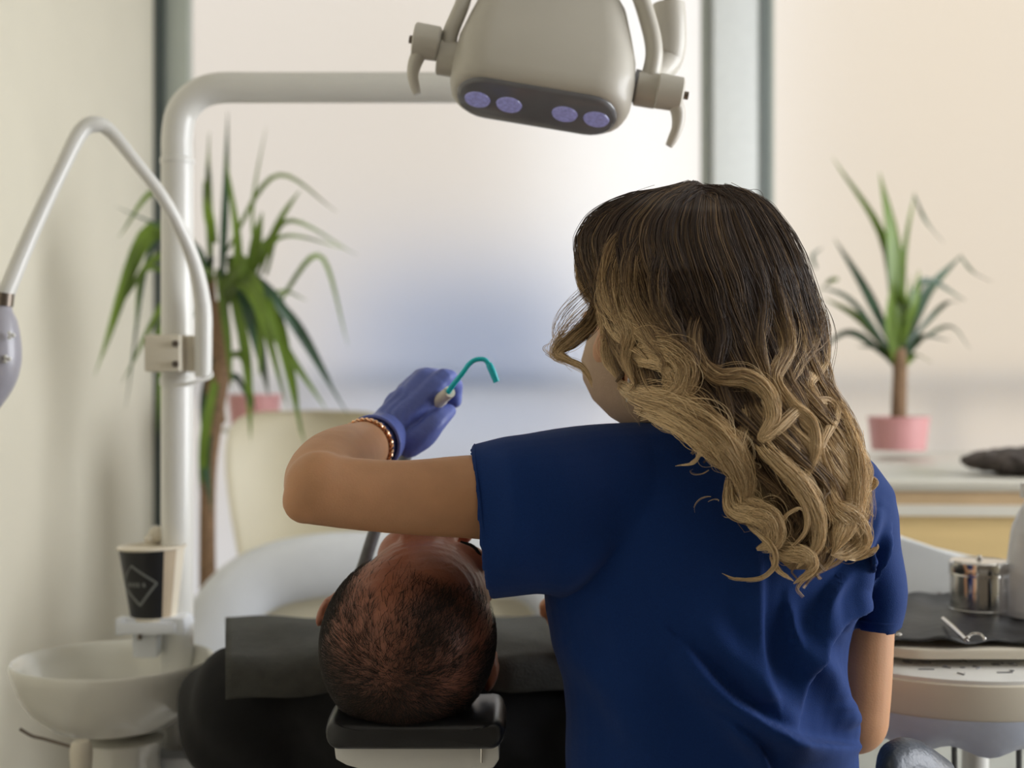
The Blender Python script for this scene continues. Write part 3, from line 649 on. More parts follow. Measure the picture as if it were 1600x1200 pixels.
at = me.attributes.new('scalp', 'FLOAT', 'POINT'); at.data.foreach_set('value', (msk*.86).astype(np.float32))
for q in (-1, 1):
    MB().tube([L(q*.012, .0935, .025), L(q*.027, .0930, .030), L(q*.043, .081, .024)], [.0012, .0018, .0010], n=10, seg=8, flat=.6).build('eyebrow', M['black'], pat)
    MB().tube([L(q*.018, .089, -.003), L(q*.031, .0925, -.006), L(q*.045, .084, -.002)], .0006, n=10, seg=6).build('eyelashes', M['black'], pat)

def hair_curves(name, strands, tints, radii, m, parent):
    hc = bpy.data.hair_curves.new(name); hc.add_curves([len(s_) for s_ in strands])
    org = np.array(root_of(parent).location); pos = (np.concatenate(strands)-org).astype(np.float32)
    hc.attributes['position'].data.foreach_set('vector', pos.ravel())
    ra = hc.attributes.get('radius') or hc.attributes.new('radius', 'FLOAT', 'POINT')
    ra.data.foreach_set('value', np.concatenate(radii).astype(np.float32))
    ta = hc.attributes.new('tint', 'FLOAT', 'POINT'); ta.data.foreach_set('value', np.concatenate(tints).astype(np.float32))
    hc.materials.append(m); o = bpy.data.objects.new(name, hc); coll.objects.link(o); o.parent = parent; return o
def hair_mat(name, stops, rough=.35, attr='tint'):
    m = bpy.data.materials.new(name); m.use_nodes = True; n = m.node_tree; b = n.nodes['Principled BSDF']
    at = n.nodes.new('ShaderNodeAttribute'); at.attribute_name = attr; r = n.nodes.new('ShaderNodeValToRGB')
    while len(r.color_ramp.elements) < len(stops): r.color_ramp.elements.new(.5)
    for e_, (p_, c_) in zip(r.color_ramp.elements, stops): e_.position = p_; e_.color = (*c_, 1)
    n.links.new(at.outputs['Fac'], r.inputs[0]); n.links.new(r.outputs[0], b.inputs['Base Color'])
    b.inputs['Roughness'].default_value = rough; b.inputs['Specular IOR Level'].default_value = .35
    b.inputs['Anisotropic'].default_value = .5
    return m
# short hair of the patient
N_ = 21000; th = np.arccos(1-2*rng.random(N_*2)); ph_ = rng.random(N_*2)*2*math.pi
d = np.stack([np.sin(th)*np.cos(ph_), np.sin(th)*np.sin(ph_), np.cos(th)], 1)
sp = d*np.array([.0822, .0887, .0837])*ps+np.array([0, -.012, .035])*ps
mk = scalp_mask(sp, None); keep = rng.random(len(sp)) < mk**1.3; sp = sp[keep]; d = d[keep]
st, ti, ra = [], [], []
Rn = np.array(PR)
for p_, n_ in zip(sp, d):
    bl = 1/(1+math.exp((p_[1]+.035)*55)); dirn = np.array([.25*rng.normal()+.9*p_[0]/.08*bl, (.55+.2*rng.normal())*(1-bl), -.25*(1-bl)-.9*bl+.2*rng.normal()])
    dirn = dirn-n_*(dirn@n_); dirn = dirn/np.linalg.norm(dirn)+n_*.42
    dirn /= np.linalg.norm(dirn); ln_ = .008+.006*rng.random()
    tt = np.linspace(0, 1, 4)[:, None]; s_ = p_-n_*.001+dirn*tt*ln_-n_*tt**2*ln_*.25
    st.append(s_ @ Rn.T+np.array(PH)); ti.append(np.full(4, rng.random())); ra.append(np.linspace(.00019, .00006, 4))
o = hair_curves('hair', st, ti, ra, hair_mat('dark_short_hair', [(0, (.006, .004, .003)), (1, (.03, .018, .012))], .5), pat)

# clothes of the patient
pc_ = PH.x
sh = MB()
def ring_(y, hw, hz_, zc, n=40, ex=2.6):
    out = []
    for a in np.linspace(0, 2*math.pi, n, endpoint=False):
        c_, s_ = math.cos(a), math.sin(a); out.append(Vector((pc_+hw*math.copysign(abs(c_)**(2/ex), c_), y, zc+hz_*math.copysign(abs(s_)**(2/ex), s_))))
    return out
sh.loft([ring_(*q) for q in ((1.585, .10, .05, .955), (1.61, .17, .075, .945), (1.66, .24, .090, .925), (1.74, .26, .098, .918), (1.9, .25, .102, .90), (2.1, .22, .095, .875), (2.3, .2, .095, .86), (2.36, .19, .08, .85))])
for q in (-1, 1):
    sh.chain([(pc_+q*.222, 1.665, .930), (pc_+q*.245, 1.76, .925), (pc_+q*.275, 1.9, .89), (pc_+q*.285, 2.03, .875)], [.088, .083, .066, .052], n=9)
def clothf(co, no):
    h = .004*np.sin(co[:, 1]*42+co[:, 0]*18)+.003*np.sin(co[:, 0]*60+co[:, 2]*75+2*np.sin(co[:, 1]*21)); return co+no*h[:, None]
sh.remesh('black_shirt', M['black'], pat, voxel=.008, smooth=10, disp=clothf)
tr = MB()
for q in (-1, 1):
    tr.chain([(pc_+q*.10, 2.28, .85), (pc_+q*.12, 2.44, .80), (pc_+q*.11, 2.58, .76)], [.10, .085, .062], n=8)
    tr.chain([(pc_+q*.11, 2.58, .76), (pc_+q*.11, 2.64, .62), (pc_+q*.11, 2.68, .46)], [.062, .056, .045], n=8)
tr.remesh('trousers', mat('dark_denim', (.015, .02, .035), .9), pat, voxel=.009, smooth=8)
for q in (-1, 1):
    m_ = MB(); m_.chain([(pc_+q*.11, 2.68, .42), (pc_+q*.11, 2.71, .42)], [.045, .043]); m_.chain([(pc_+q*.11, 2.71, .415), (pc_+q*.115, 2.77, .43), (pc_+q*.12, 2.82, .45)], [.04, .042, .034])
    m_.remesh('shoe', M['darkgrey'], pat, voxel=.006, smooth=5)

# charcoal bib
wv, wf = [], []; nx, ny = 56, 44
prof = [(1.552, .985), (1.562, 1.02), (1.60, 1.032), (1.67, 1.038), (1.76, 1.038), (1.88, 1.024), (2.0, .995)]
pr_ = catmull([(a, b) for a, b in prof], ny)
for j in range(ny):
    for i in range(nx):
        u, v = i/(nx-1), j/(ny-1); y, z = pr_[j]
        xl = (352-800)/F*y; xr = .145; x = xl+(xr-xl)*u
        cxs = x-pc_
        # droops a little over both sides, the neck edge is cut in behind the head
        zz_ = z-.030*max(0, (abs(cxs)-.17)/.1)**2*(0 if cxs < 0 else 1)-.004*u*0
        dipf = math.exp(-(cxs/.1)**2)*max(0, 1-v*3.2)
        y2 = y+.06*dipf+(.05*max(0, cxs-.1)/.1*(1-v) if cxs > .1 else 0); zz_ += .012*dipf
        zz_ += .0016*math.sin(u*26+v*6)+.0014*math.sin(u*9-v*21)
        wv.append((x, y2, zz_))
for j in range(ny-1):
    for i in range(nx-1): wf.append((j*nx+i, j*nx+i+1, (j+1)*nx+i+1, (j+1)*nx+i))
mb = MB(); mb.add(wv, wf); o = mb.build('dental_bib', M['bib'], base=(pc_, 1.75, 1.03)); md = o.modifiers.new('s', 'SOLIDIFY'); md.thickness = .0015
tag(o, 'charcoal paper bib spread over the reclined patient\'s chest and shoulders', 'bib')

# ------------------------------------------------------------------ patient chair
pch = thing('dental_chair', 'reclined dental chair with black headrest pad in white bracket', 'chair', (pc_, 2.0, 0))
D = 1.335; hp = MB(); hc0 = P(648, 1146, D)
def hsec(y, w_, h_):
    out = []
    for x, zz_ in rrect(w_, h_, h_*.49, n=8):
        e_ = abs(x)/(w_/2); dip = -.013*(1-e_**2.2) if zz_ > 0 else .001*(1-e_**2); bul = 1+.22*max(0, (e_-.72)/.28)*(1 if zz_ > 0 else .3)
        out.append(Vector((hc0.x+x, y, hc0.z+zz_*bul+dip)))
    return out
hp.loft([hsec(1.325, .155, .014), hsec(1.328, .172, .026), hsec(1.336, .180, .034), hsec(1.39, .184, .038), hsec(1.45, .180, .036), hsec(1.465, .165, .02)])
hp.build('headrest_pad', M['blackpad'], pch, angle=70, subd=1)
bz = P(0, 1184, 1.352).z
mb = MB(); 
pl2 = [(-.083, .016), (.083, .016), (.084, -.002), (.078, -.011), (.055, -.013), (.052, -.02), (-.048, -.02), (-.052, -.013), (-.07, -.008), (-.081, -.002)]
mb.plate([(hc0.x+a, 1.352, bz+b) for a, b in pl2], (0, .11, 0)); mb.build('headrest_bracket', M['white'], pch, bevel=.003)
MB().tube([(hc0.x+.066, 1.349, bz+.010), (hc0.x+.066, 1.349, bz-.004)], .0014, seg=8).build('chrome_strip', M['steel'], pch)
MB().box((hc0.x, 1.47, bz-.035), (.10, .22, .03)).build('headrest_bar', M['white'], pch, bevel=.008)
MB().loft([[Vector((pc_+x, y, z+zz_)) for x, zz_ in rrect(w_, .06, .028)] for y, w_, z in ((1.56, .34, .815), (1.6, .42, .812), (1.9, .46, .79), (2.25, .46, .75))]).build('backrest', M['blackpad'], pch, angle=60)
MB().loft([[Vector((pc_+x, y, z+zz_)) for x, zz_ in rrect(w_, .05, .024)] for y, w_, z in ((1.6, .3, .765), (1.7, .36, .76), (2.3, .40, .70))]).build('back_shell', M['white'], pch, angle=60)
MB().loft([[Vector((pc_+x, y, z+zz_)) for x, zz_ in rrect(w_, .08, .035)] for y, w_, z in ((2.22, .48, .70), (2.42, .50, .65), (2.55, .46, .61), (2.64, .42, .36), (2.78, .38, .33))]).build('seat', M['blackpad'], pch, angle=60)
MB().loft([[Vector((pc_+x, 2.3+y, z)) for x, y in rrect(w_, w2_, .05)] for z, w_, w2_ in ((.05, .3, .5), (.3, .2, .3), (.68, .2, .3))]).build('lift_column', M['white'], pch, angle=50)
MB().loft([[Vector((pc_+x, 2.3+y, z)) for x, y in rrect(.5, .9, .2)] for z in (0, .05)]).build('base_plate', M['white'], pch, bevel=.008)

# ------------------------------------------------------------------ dentist
HC = P(1050, 480, 1.40); HR = frame_((-.62, .70, -.33), (0, 0, 1)); hs = .98
den = thing('person', 'dentist in navy scrubs with long wavy ombre hair, seen from behind', 'person', (P(1110, 0, 1.40).x, 1.42, 0))
b = MB(); LH = head_parts(b, HC, HR, hs)
TY = 1.395
b.chain([LH(0, -.03, -.05), P(1100, 640, 1.41), P(1110, 700, 1.41)], [.052, .050, .058], n=8)
def dring(py, l_, r_, hd, n=44, yc=TY, ex=2.3):
    a0, a1 = P(l_, py, yc), P(r_, py, yc); cx = (a0.x+a1.x)/2; hw = (a1.x-a0.x)/2; out = []
    for a in np.linspace(0, 2*math.pi, n, endpoint=False):
        c_, s_ = math.cos(a), math.sin(a); out.append(Vector((cx+hw*math.copysign(abs(c_)**(2/ex), c_), yc+hd*math.copysign(abs(s_)**(2/ex), s_), a0.z)))
    return out
b.loft([dring(*q) for q in ((690, 1010, 1210, .05), (730, 930, 1300, .07), (800, 890, 1320, .085), (1000, 890, 1300, .08), (1200, 900, 1320, .08), (1350, 880, 1330, .09), (1500, 880, 1330, .09))])
# left arm
b.chain([P(920, 770, 1.36), P(800, 778, 1.335), P(735, 776, 1.325), P(640, 777, 1.302), P(560, 772, 1.282), P(500, 765, 1.27)], [.045, .0425, .0415, .0365, .0345, .034], n=18)
b.chain([P(500, 760, 1.27), P(478, 782, 1.262)], [.034, .0225])
b.chain([P(500, 765, 1.27), P(505, 748, 1.31), P(522, 728, 1.36), P(548, 710, 1.42), P(568, 699, 1.46), P(586, 691, 1.50), P(600, 682, 1.53)], [.034, .0375, .0375, .033, .0285, .026, .026], n=16)
# right arm
b.chain([P(1300, 790, 1.40), P(1335, 860, 1.42), P(1342, 960, 1.43), P(1340, 1060, 1.43), P(1335, 1125, 1.43)], [.047, .042, .0375, .036, .036], n=16)
b.chain([P(1335, 1125, 1.43), P(1342, 1142, 1.425)], [.035, .024])
b.chain([P(1335, 1125, 1.43), P(1250, 1110, 1.50), P(1120, 1080, 1.58), P(985, 1035, 1.60)], [.034, .036, .030, .024], n=12)
hw_ = P(958, 1006, 1.60); b.ball(hw_, (.042, .030, .034), R=Matrix.Rotation(math.radians(35), 3, 'Y'), seg=24)
b.chain([P(970, 1024, 1.60), P(948, 1004, 1.60)], [.026, .03])
for i, (dx, dy, dz_, ln_) in enumerate(((0, 0, .0, 1.0), (10, 14, .012, 1.06), (18, 28, .022, .98), (22, 42, .03, .8))):
    x0__, y0__ = 934+dx*.6, 984+dy*.8
    b.chain([P(x0__, y0__, 1.60+dz_), P(x0__-45*ln_, y0__-24*ln_, 1.60+dz_-.005), P(x0__-72*ln_, y0__-42*ln_, 1.60+dz_), P(x0__-84*ln_, y0__-36*ln_, 1.62+dz_)], [.0105, .010, .009, .0075], n=8)
b.chain([P(955, 975, 1.58), P(915, 950, 1.575), P(892, 937, 1.58)], [.013, .011, .009], n=6)
b.remesh('body', M['skin'], den, voxel=.0034, smooth=7)
for q in (-1, 1):
    e_ = MB().ball(LH(q*.031, .082, .0), .0115, seg=16, rings=10).build('eye', M['eyewhite'], den)
    MB().ball(LH(q*.031, .092, -.001), (.005, .005, .005), seg=12, rings=8).build('iris', mat('brown_iris', (.05, .025, .01), .2), e_)
# legs
tr = MB(); cx = P(1110, 0, 1.42).x
for q in (-1, 1):
    tr.chain([(cx+q*.075, 1.42, .86), (cx+q*.085, 1.44, .66), (cx+q*.09, 1.45, .45), (cx+q*.09, 1.46, .25), (cx+q*.09, 1.47, .11)], [.095, .082, .066, .058, .055], n=14)
tr.ball((cx, 1.42, .88), (.17, .11, .1)); tr.remesh('trousers', M['trousers'], den, voxel=.009, smooth=8)
for q in (-1, 1):
    m_ = MB(); m_.chain([(cx+q*.09, 1.44, .052), (cx+q*.092, 1.54, .045), (cx+q*.095, 1.62, .036)], [.05, .045, .034], n=6); m_.remesh('clog', M['white'], den, voxel=.006, smooth=4)
# scrubs top
s = MB()
s.loft([dring(*q) for q in ((662, 1000, 1190, .045), (676, 935, 1240, .062), (700, 890, 1290, .078), (740, 862, 1335, .095), (800, 850, 1352, .108), (860, 848, 1345, .112), (940, 850, 1332, .110), (1000, 862, 1322, .106), (1060, 876, 1318, .104), (1120, 882, 1312, .106), (1200, 884, 1335, .108), (1300, 878, 1350, .112), (1420, 875, 1352, .115), (1440, 875, 1350, .11))])
def sleeve(path, rads, hem_in):
    # path points, rads (tall, deep); hollow end
    pts = catmull(path, 14); rr = catmull(rads, 14); rings = []
    for i in range(14):
        t_ = Vector(pts[min(i+1, 13)]-pts[max(i-1, 0)]).normalized(); a = Vector((0, 0, 1)) if abs(t_.z) < .8 else Vector((1, 0, 0)); a = (a-t_*a.dot(t_)).normalized(); bb_ = t_.cross(a)
        rings.append((Vector(pts[i]), a, bb_, rr[i]))
    R_ = [[c_+a*r_[0]*math.cos(k)+b_*r_[1]*math.sin(k) for k in np.linspace(0, 2*math.pi, 36, endpoint=False)] for c_, a, b_, r_ in rings]
    c_, a, b_, r_ = rings[-1]; back = Vector(pts[-3]-pts[-1]).normalized()
    for q, dd in ((.93, 0), (.90, .01), (.86, hem_in)):
        R_.append([c_+back*dd+a*r_[0]*q*math.cos(k)+b_*r_[1]*q*math.sin(k) for k in np.linspace(0, 2*math.pi, 36, endpoint=False)])
    s.loft(R_)
sleeve([P(1010, 790, 1.385), P(920, 790, 1.365), P(835, 804, 1.335), P(752, 815, 1.335)], [(.085, .085), (.084, .078), (.080, .070), (.0765, .058)], .035)
sleeve([P(1240, 770, 1.40), P(1310, 800, 1.40), P(1345, 860, 1.405), P(1362, 915, 1.41), P(1358, 968, 1.415)], [(.085, .08), (.062, .075), (.042, .062), (.034, .056), (.031, .054)], .03)
def folds(co, no):
    x, y = imgspace(co); back = (no[:, 1] < .35); h = np.zeros(len(co))
    def ridge(pts, wid, hgt, sharp=0):
        nonlocal h
        p = catmull(pts, 40); best = np.full(len(co), 1e9); sgn = np.zeros(len(co)); tt = np.zeros(len(co))
        for i in range(39):
            a, b_ = p[i], p[i+1]; d_ = b_-a; L2 = d_@d_+1e-9; t_ = np.clip(((x-a[0])*d_[0]+(y-a[1])*d_[1])/L2, 0, 1)
            dx_, dy_ = x-(a[0]+t_*d_[0]), y-(a[1]+t_*d_[1]); dd = np.hypot(dx_, dy_); m_ = dd < best
            best = np.where(m_, dd, best); sgn = np.where(m_, np.sign(d_[0]*dy_-d_[1]*dx_), sgn); tt = np.where(m_, (i+t_)/39, tt)
        env = np.sin(np.clip(tt, .02, .98)*math.pi)**.6
        if sharp: h += hgt*env*np.where(sgn*sharp > 0, np.exp(-(best/wid)**2), np.exp(-(best/(wid*.22))**2))
        else: h += hgt*env*np.exp(-(best/wid)**2)
    ridge([(1188, 880), (1186, 960), (1192, 1050), (1205, 1090)], 26, .0045, 1)
    ridge([(1228, 935), (1236, 990), (1252, 1050)], 14, .004, -1)
    ridge([(1060, 1000), (1130, 1080), (1230, 1150), (1340, 1175)], 34, .010, 1)
    ridge([(1090, 960), (1150, 1030), (1210, 1100), (1240, 1200)], 26, .006)
    ridge([(1130, 1120), (1180, 1170), (1210, 1230)], 20, .006, 1)
    ridge([(1250, 1000), (1290, 1050), (1316, 1110)], 20, .005)
    ridge([(1345, 930), (1300, 970), (1262, 1030), (1245, 1110)], 22, .007, 1)
    ridge([(1330, 880), (1290, 930), (1270, 990)], 16, .005, -1)
    ridge([(1372, 790), (1350, 850), (1330, 930), (1312, 990)], 13, .007)
    ridge([(1392, 830), (1376, 880), (1340, 960)], 9, .005, 1)
    ridge([(1355, 770), (1340, 830), (1350, 890)], 10, .005, -1)
    ridge([(1310, 1090), (1330, 1140), (1350, 1170)], 18, .008)
    ridge([(930, 930), (980, 1030), (1010, 1150), (1020, 1230)], 40, .003)
    ridge([(860, 950), (905, 890), (960, 840)], 22, .003)
    ridge([(880, 1010), (940, 1060), (1000, 1160)], 26, .003)
    ridge([(790, 700), (810, 800), (800, 900)], 22, .0018)
    h *= back*2.7
    h += .0022*np.sin(x*.021+np.sin(y*.013)*2)*np.sin(y*.017+x*.006)
    # collar seam, shoulder seam
    return co+no*h[:, None]
sc_ = s.remesh('scrubs_top', M['scrubs'], den, voxel=.0034, smooth=4, disp=folds)
# sleeve hem seams
def seam(pts, nm='seam'):
    return MB().tube(pts, .0011, n=30, seg=8).build(nm, M['scrubs'], sc_)
for cpt, n_v, ra_, rb_ in ((P(757, 814, 1.335), Vector((-1, .0, -.13)), .0765, .0585), (P(1358, 956, 1.4135), Vector((-.06, .06, -1)), .0315, .0545)):
    n_v.normalize(); a_ = (Vector((0, 0, 1)) if abs(n_v.z) < .8 else Vector((1, 0, 0))); a_ = (a_-n_v*a_.dot(n_v)).normalized(); b__ = n_v.cross(a_)
    MB().tube([cpt+a_*ra_*math.cos(q)+b__*rb_*math.sin(q) for q in np.linspace(0, 2*math.pi, 61)], .0011, seg=6, caps=False).build('sleeve_hem', M['scrubs'], sc_)
# face mask
mk = MB(); rows_ = []
for z_, yf, wd in ((.018, .098, .030), (.006, .116, .044), (-.018, .131, .054), (-.040, .134, .058), (-.065, .126, .058), (-.09, .108, .053), (-.112, .085, .042), (-.120, .066, .03)):
    rows_.append([LH(wd*math.sin(a)*1.08, -.0+(yf-.028)*math.cos(a)**.8+.028 if math.cos(a) > 0 else .028, z_+.004*math.sin(a*9)*.2) for a in np.linspace(-1.5, 1.5, 25)])
mb = MB(); mb.loft(rows_, closed=False, caps=False); o = mb.build('face_mask', M['mask'], den, angle=80); md = o.modifiers.new('s', 'SOLIDIFY'); md.thickness = .002
for q in (-1, 1):
    MB().tube([LH(q*.056, .05, -.02), LH(q*.078, .012, -.0), LH(q*.085, -.02, .012), LH(q*.082, -.03, -.01), LH(q*.076, .0, -.045), LH(q*.056, .045, -.09)], .0015, n=24, seg=6).build('ear_loop', M['white'], o)

# gloved left hand
g = MB(); Wd = P(590, 690, 1.505)
g.chain([P(580, 693, 1.49), P(594, 686, 1.515), P(606, 678, 1.53)], [.0292, .0285, .0285])
K = [P(682, 603, 1.540), P(664, 597, 1.548), P(649, 603, 1.568), P(634, 614, 1.59)]
for k_, r_ in zip(K, (.0148, .0158, .0145, .013)): g.cone(P(606, 676, 1.53)+(k_-P(660, 610, 1.55))*.35, .021, k_, r_)
g.ball(P(642, 650, 1.54), (.036, .019, .036)); g.ball(P(646, 672, 1.532), (.020, .016, .022)); g.ball(P(625, 668, 1.535), (.034, .022, .032))
g.chain([K[0], P(697, 590, 1.545), P(711, 603, 1.575), P(711, 627, 1.582)], [.0130, .0112, .0092, .0076], n=12)
g.chain([K[1], P(670, 592, 1.556), P(686, 594, 1.592), P(694, 616, 1.592), P(684, 632, 1.575)], [.0150, .0138, .0108, .0098, .0082], n=12)
g.chain([K[2], P(662, 590, 1.58), P(680, 600, 1.61), P(684, 622, 1.605), P(672, 638, 1.59)], [.0135, .0120, .0100, .0092, .0080], n=12)
g.chain([K[3], P(648, 598, 1.61), P(666, 612, 1.63), P(666, 632, 1.62), P(656, 644, 1.6)], [.0120, .0105, .0090, .0082, .0072], n=12)
g.chain([P(640, 692, 1.52), P(662, 680, 1.52), P(681, 660, 1.525), P(700, 643, 1.548)], [.017, .0150, .0125, .0094], n=12)
def glf(co, no):
    x, y = imgspace(co); h = .0005*np.sin(x*.5+y*.35+2*np.sin(y*.12))*np.exp(-((x-612)/26)**2)+.0004*np.sin((x+y)*.22); return co+no*h[:, None]
go = g.remesh('glove', M['glove'], den, voxel=.0018, smooth=4, disp=glf)
ax = (P(594, 686, 1.515)-P(572, 698, 1.47)).normalized(); Rg = frame_(ax, (0, 0, 1))
def ringpath(c_, r_, n=40, r2=None): return [Vector(c_)+Rg @ Vector((r_*math.cos(a), 0, (r2 or r_)*math.sin(a))) for a in np.linspace(0, 2*math.pi, n+1)]
cuffc = P(583, 693, 1.487)
mb = MB(); mb.tube(ringpath(cuffc, .0305), .0021, seg=10, caps=False); mb.loft([[q for q in ringpath(cuffc, .0312)[:-1]], [q for q in ringpath(P(590, 689, 1.50), .0300)[:-1]], [q for q in ringpath(P(598, 684, 1.515), .0288)[:-1]]], caps=False)
mb.build('rolled_cuff', M['glove'], go)
# twisted rope bracelet
brc = P(572, 697, 1.466); br = MB(); nb = 46
for s_ in (0, 1):
    pth = []
    for i in range(nb*5+1):
        a = 2*math.pi*i/(nb*5); tw = a*17+s_*math.pi; r_ = .0292+.0013*math.cos(tw)
        pth.append(brc+Rg @ Vector((r_*math.cos(a), .0013*math.sin(tw), r_*math.sin(a))))
    br.tube(pth, .0014, seg=6, caps=False)
br.build('bracelet', M['gold'], den)

# saliva ejector held in the hand
ej = thing('saliva_ejector', 'turquoise curved saliva ejector tip on a white valve and grey hose', 'dental tool', P(694, 620, 1.53))
va, vb_ = P(676, 634, 1.545), P(703, 612, 1.512)
MB().tube([va, va+(vb_-va)*.5, va+(vb_-va)*.55, vb_], [.0078, .0082, .0072, .0068], seg=22).build('valve', M['offwhite'], ej, angle=35)
MB().tube([P(700, 613, 1.512), P(709, 600, 1.503), P(722, 584, 1.50), P(733, 569, 1.50), P(744, 562, 1.50), P(757, 562, 1.50), P(764, 570, 1.50), P(767, 578, 1.50)], [.0032, .0031, .0029, .0029, .0028, .0028, .0028, .0028], n=40, seg=14).build('bent_tube', M['aqua'], ej)
MB().tube([P(763, 568, 1.50), P(765, 571, 1.50), P(770, 582, 1.50), P(776, 597, 1.50)], [.0029, .0039, .0040, .0036], n=12, seg=14).build('tip', M['aqua'], ej)
MB().tube([va, P(668, 640, 1.58), P(640, 700, 1.625), P(604, 780, 1.615), P(584, 835, 1.605), P(571, 875, 1.61), P(562, 905, 1.64), P(566, 935, 1.70), P(600, 952, 1.78), P(700, 958, 1.84)], [.0065, .0068, .0073, .0075, .0075, .0075, .0075, .0075, .0075, .0075], n=80, seg=18).build('suction_hose', M['hose'], ej)

# ------------------------------------------------------------------ the dentist's hair
YS = [285, 292, 302, 320, 350, 375, 400, 450, 500, 560, 600, 640, 680, 720, 760, 800, 850, 880, 915]
LS = [1085, 1045, 1002, 962, 920, 907, 908, 925, 940, 962, 972, 985, 1012, 1060, 1105, 1128, 1140, 1170, 1210]
RS = [1125, 1150, 1172, 1196, 1222, 1238, 1250, 1268, 1282, 1292, 1300, 1322, 1340, 1352, 1360, 1362, 1356, 1330, 1265]
def outl(y): return np.interp(y, YS, LS), np.interp(y, YS, RS)
def Dsurf(x, y):
    l_, r_ = outl(y); c_ = (l_+r_)/2; hw = (r_-l_)/2; u = np.clip((x-c_)/np.maximum(hw, 1), -1, 1)
    Dc = np.interp(y, [285, 500, 620, 700, 915], [1.385, 1.385, 1.345, 1.31, 1.30]); T = np.interp(y, [285, 330, 420, 540, 640, 760, 915], [.02, .075, .118, .118, .105, .07, .045])
    return Dc-T*np.sqrt(1-u*u*.98)
def tint(x, y):
    y0 = np.interp(x, [900, 960, 1040, 1110, 1200, 1260, 1300], [330, 345, 430, 540, 440, 410, 400])
    return np.clip((y-y0)/np.interp(x, [900, 1040, 1110, 1200], [260, 300, 330, 300]), 0, 1)
# solid inner mass: closed volume inside the outline, colour follows the length
rows_ = []
for y in np.linspace(290, 890, 46):
    l_, r_ = outl(y); ins = 9+max(0, (y-640)*.04); l_ += ins+max(0, min(34, (y-600)*.5)); r_ -= ins+max(0, (y-800)*.2); l_ = max(l_, 990 if y > 520 else 0, 935 if y < 500 and y > 385 else 0) if y > 385 else l_
    rg = []
    n_ = 34
    for i in range(n_):
        x = l_+(r_-l_)*(.5-.5*math.cos(math.pi*i/(n_-1))); rg.append(P(x, y, float(Dsurf(x, y))+.008))
    for i in range(n_-2, 0, -1):
        x = l_+(r_-l_)*(.5-.5*math.cos(math.pi*i/(n_-1)))
        l0, r0 = outl(y); c_ = (l0+r0)/2; hw_ = (r0-l0)/2; u = min(1, abs(x-c_)/hw_)
        fr_ = np.interp(y, [285, 330, 480, 560, 680, 915], [.03, .085, .08, .05, .035, .01]); rg.append(P(x, y, float(Dsurf(x, y))+.010+float(fr_)*math.sqrt(max(0, 1-u*u))+.002))
    rows_.append(rg)
hm = MB(); hm.loft(rows_)
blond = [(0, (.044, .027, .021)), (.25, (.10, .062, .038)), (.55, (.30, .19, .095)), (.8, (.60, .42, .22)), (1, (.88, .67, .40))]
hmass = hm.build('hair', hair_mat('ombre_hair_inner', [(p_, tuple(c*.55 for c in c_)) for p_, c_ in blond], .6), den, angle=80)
me = hmass.data; co = np.empty(len(me.vertices)*3); me.vertices.foreach_get('co', co); co = co.reshape(-1, 3)+np.array(den.location)
x, y = imgspace(co); me.attributes.new('tint', 'FLOAT', 'POINT').data.foreach_set('value', (tint(x, y)*.75).astype(np.float32))
st, ti, ra = [], [], []
def lock(pts, wid, n, tb=0., rad=.00026, flat=.5, rootw=1., fray=.06, dsurf=True, npt=None, hero=False, tm=1.):
    """pts: (px, py, lift) ; wid: px widths along; n strands"""
    p = catmull([(a[0], a[1], a[2] if len(a) > 2 else .004) for a in pts], npt or max(14, len(pts)*6)); m_ = len(p)
    W = catmull([[v] for v in wid], m_)[:, 0]
    D_ = (Dsurf(p[:, 0], p[:, 1]) if dsurf else np.full(m_, 1.36))-p[:, 2]
    t2 = np.gradient(p[:, :2], axis=0); t2 /= np.linalg.norm(t2, axis=1)[:, None]+1e-9; nr = np.stack([-t2[:, 1], t2[:, 0]], 1)
    s01 = np.linspace(0, 1, m_); php = rng.random()*6.28; ltint = rng.normal()*.07*min(1, max(.25, (p[:, 1].max()-350)/250))
    for _ in range(n):
        r_ = math.sqrt(rng.random()); a = rng.random()*2*math.pi; o1, o2 = r_*math.cos(a), r_*math.sin(a)
        ph1, ph2 = rng.random(2)*6.28; fr = fray*(1+2.5*(rng.random() < .06))
        wob = (np.sin(s01*9+ph1)*.5+np.sin(s01*17+ph2)*.3)*fr
        e_ = 1-.32*rng.random()**1.5
        k_ = max(5, int(m_*(e_ if not hero else min(1, .70+.34*rng.random()))))
        j_ = int(m_*.30*rng.random()) if hero else 0
        oo = (o1+wob*3)*W*.5
        X_ = p[:, 0]+nr[:, 0]*oo; Y_ = p[:, 1]+nr[:, 1]*oo; DD = D_+(o2*flat*.5+wob)*S(W, 1.3)*.8
        P3 = np.stack([(X_-800)/F*DD, DD, CZ+(600-Y_)/F*DD], 1)[j_:k_]
        tv = np.clip(np.clip(tint(X_, Y_)*tm+tb+ltint, .0, .84)+rng.normal()*(.14 if hero else .11)+.16*math.sin(o1*9+php)+.10*math.sin(o1*21+php)+.10*(o2 < -.2)-.12*(o2 > .3), 0, 1)[j_:k_]
        st.append(P3); ti.append(tv); ra.append((rad*np.clip(1.15-s01*.7, .3, 1))[j_:k_])
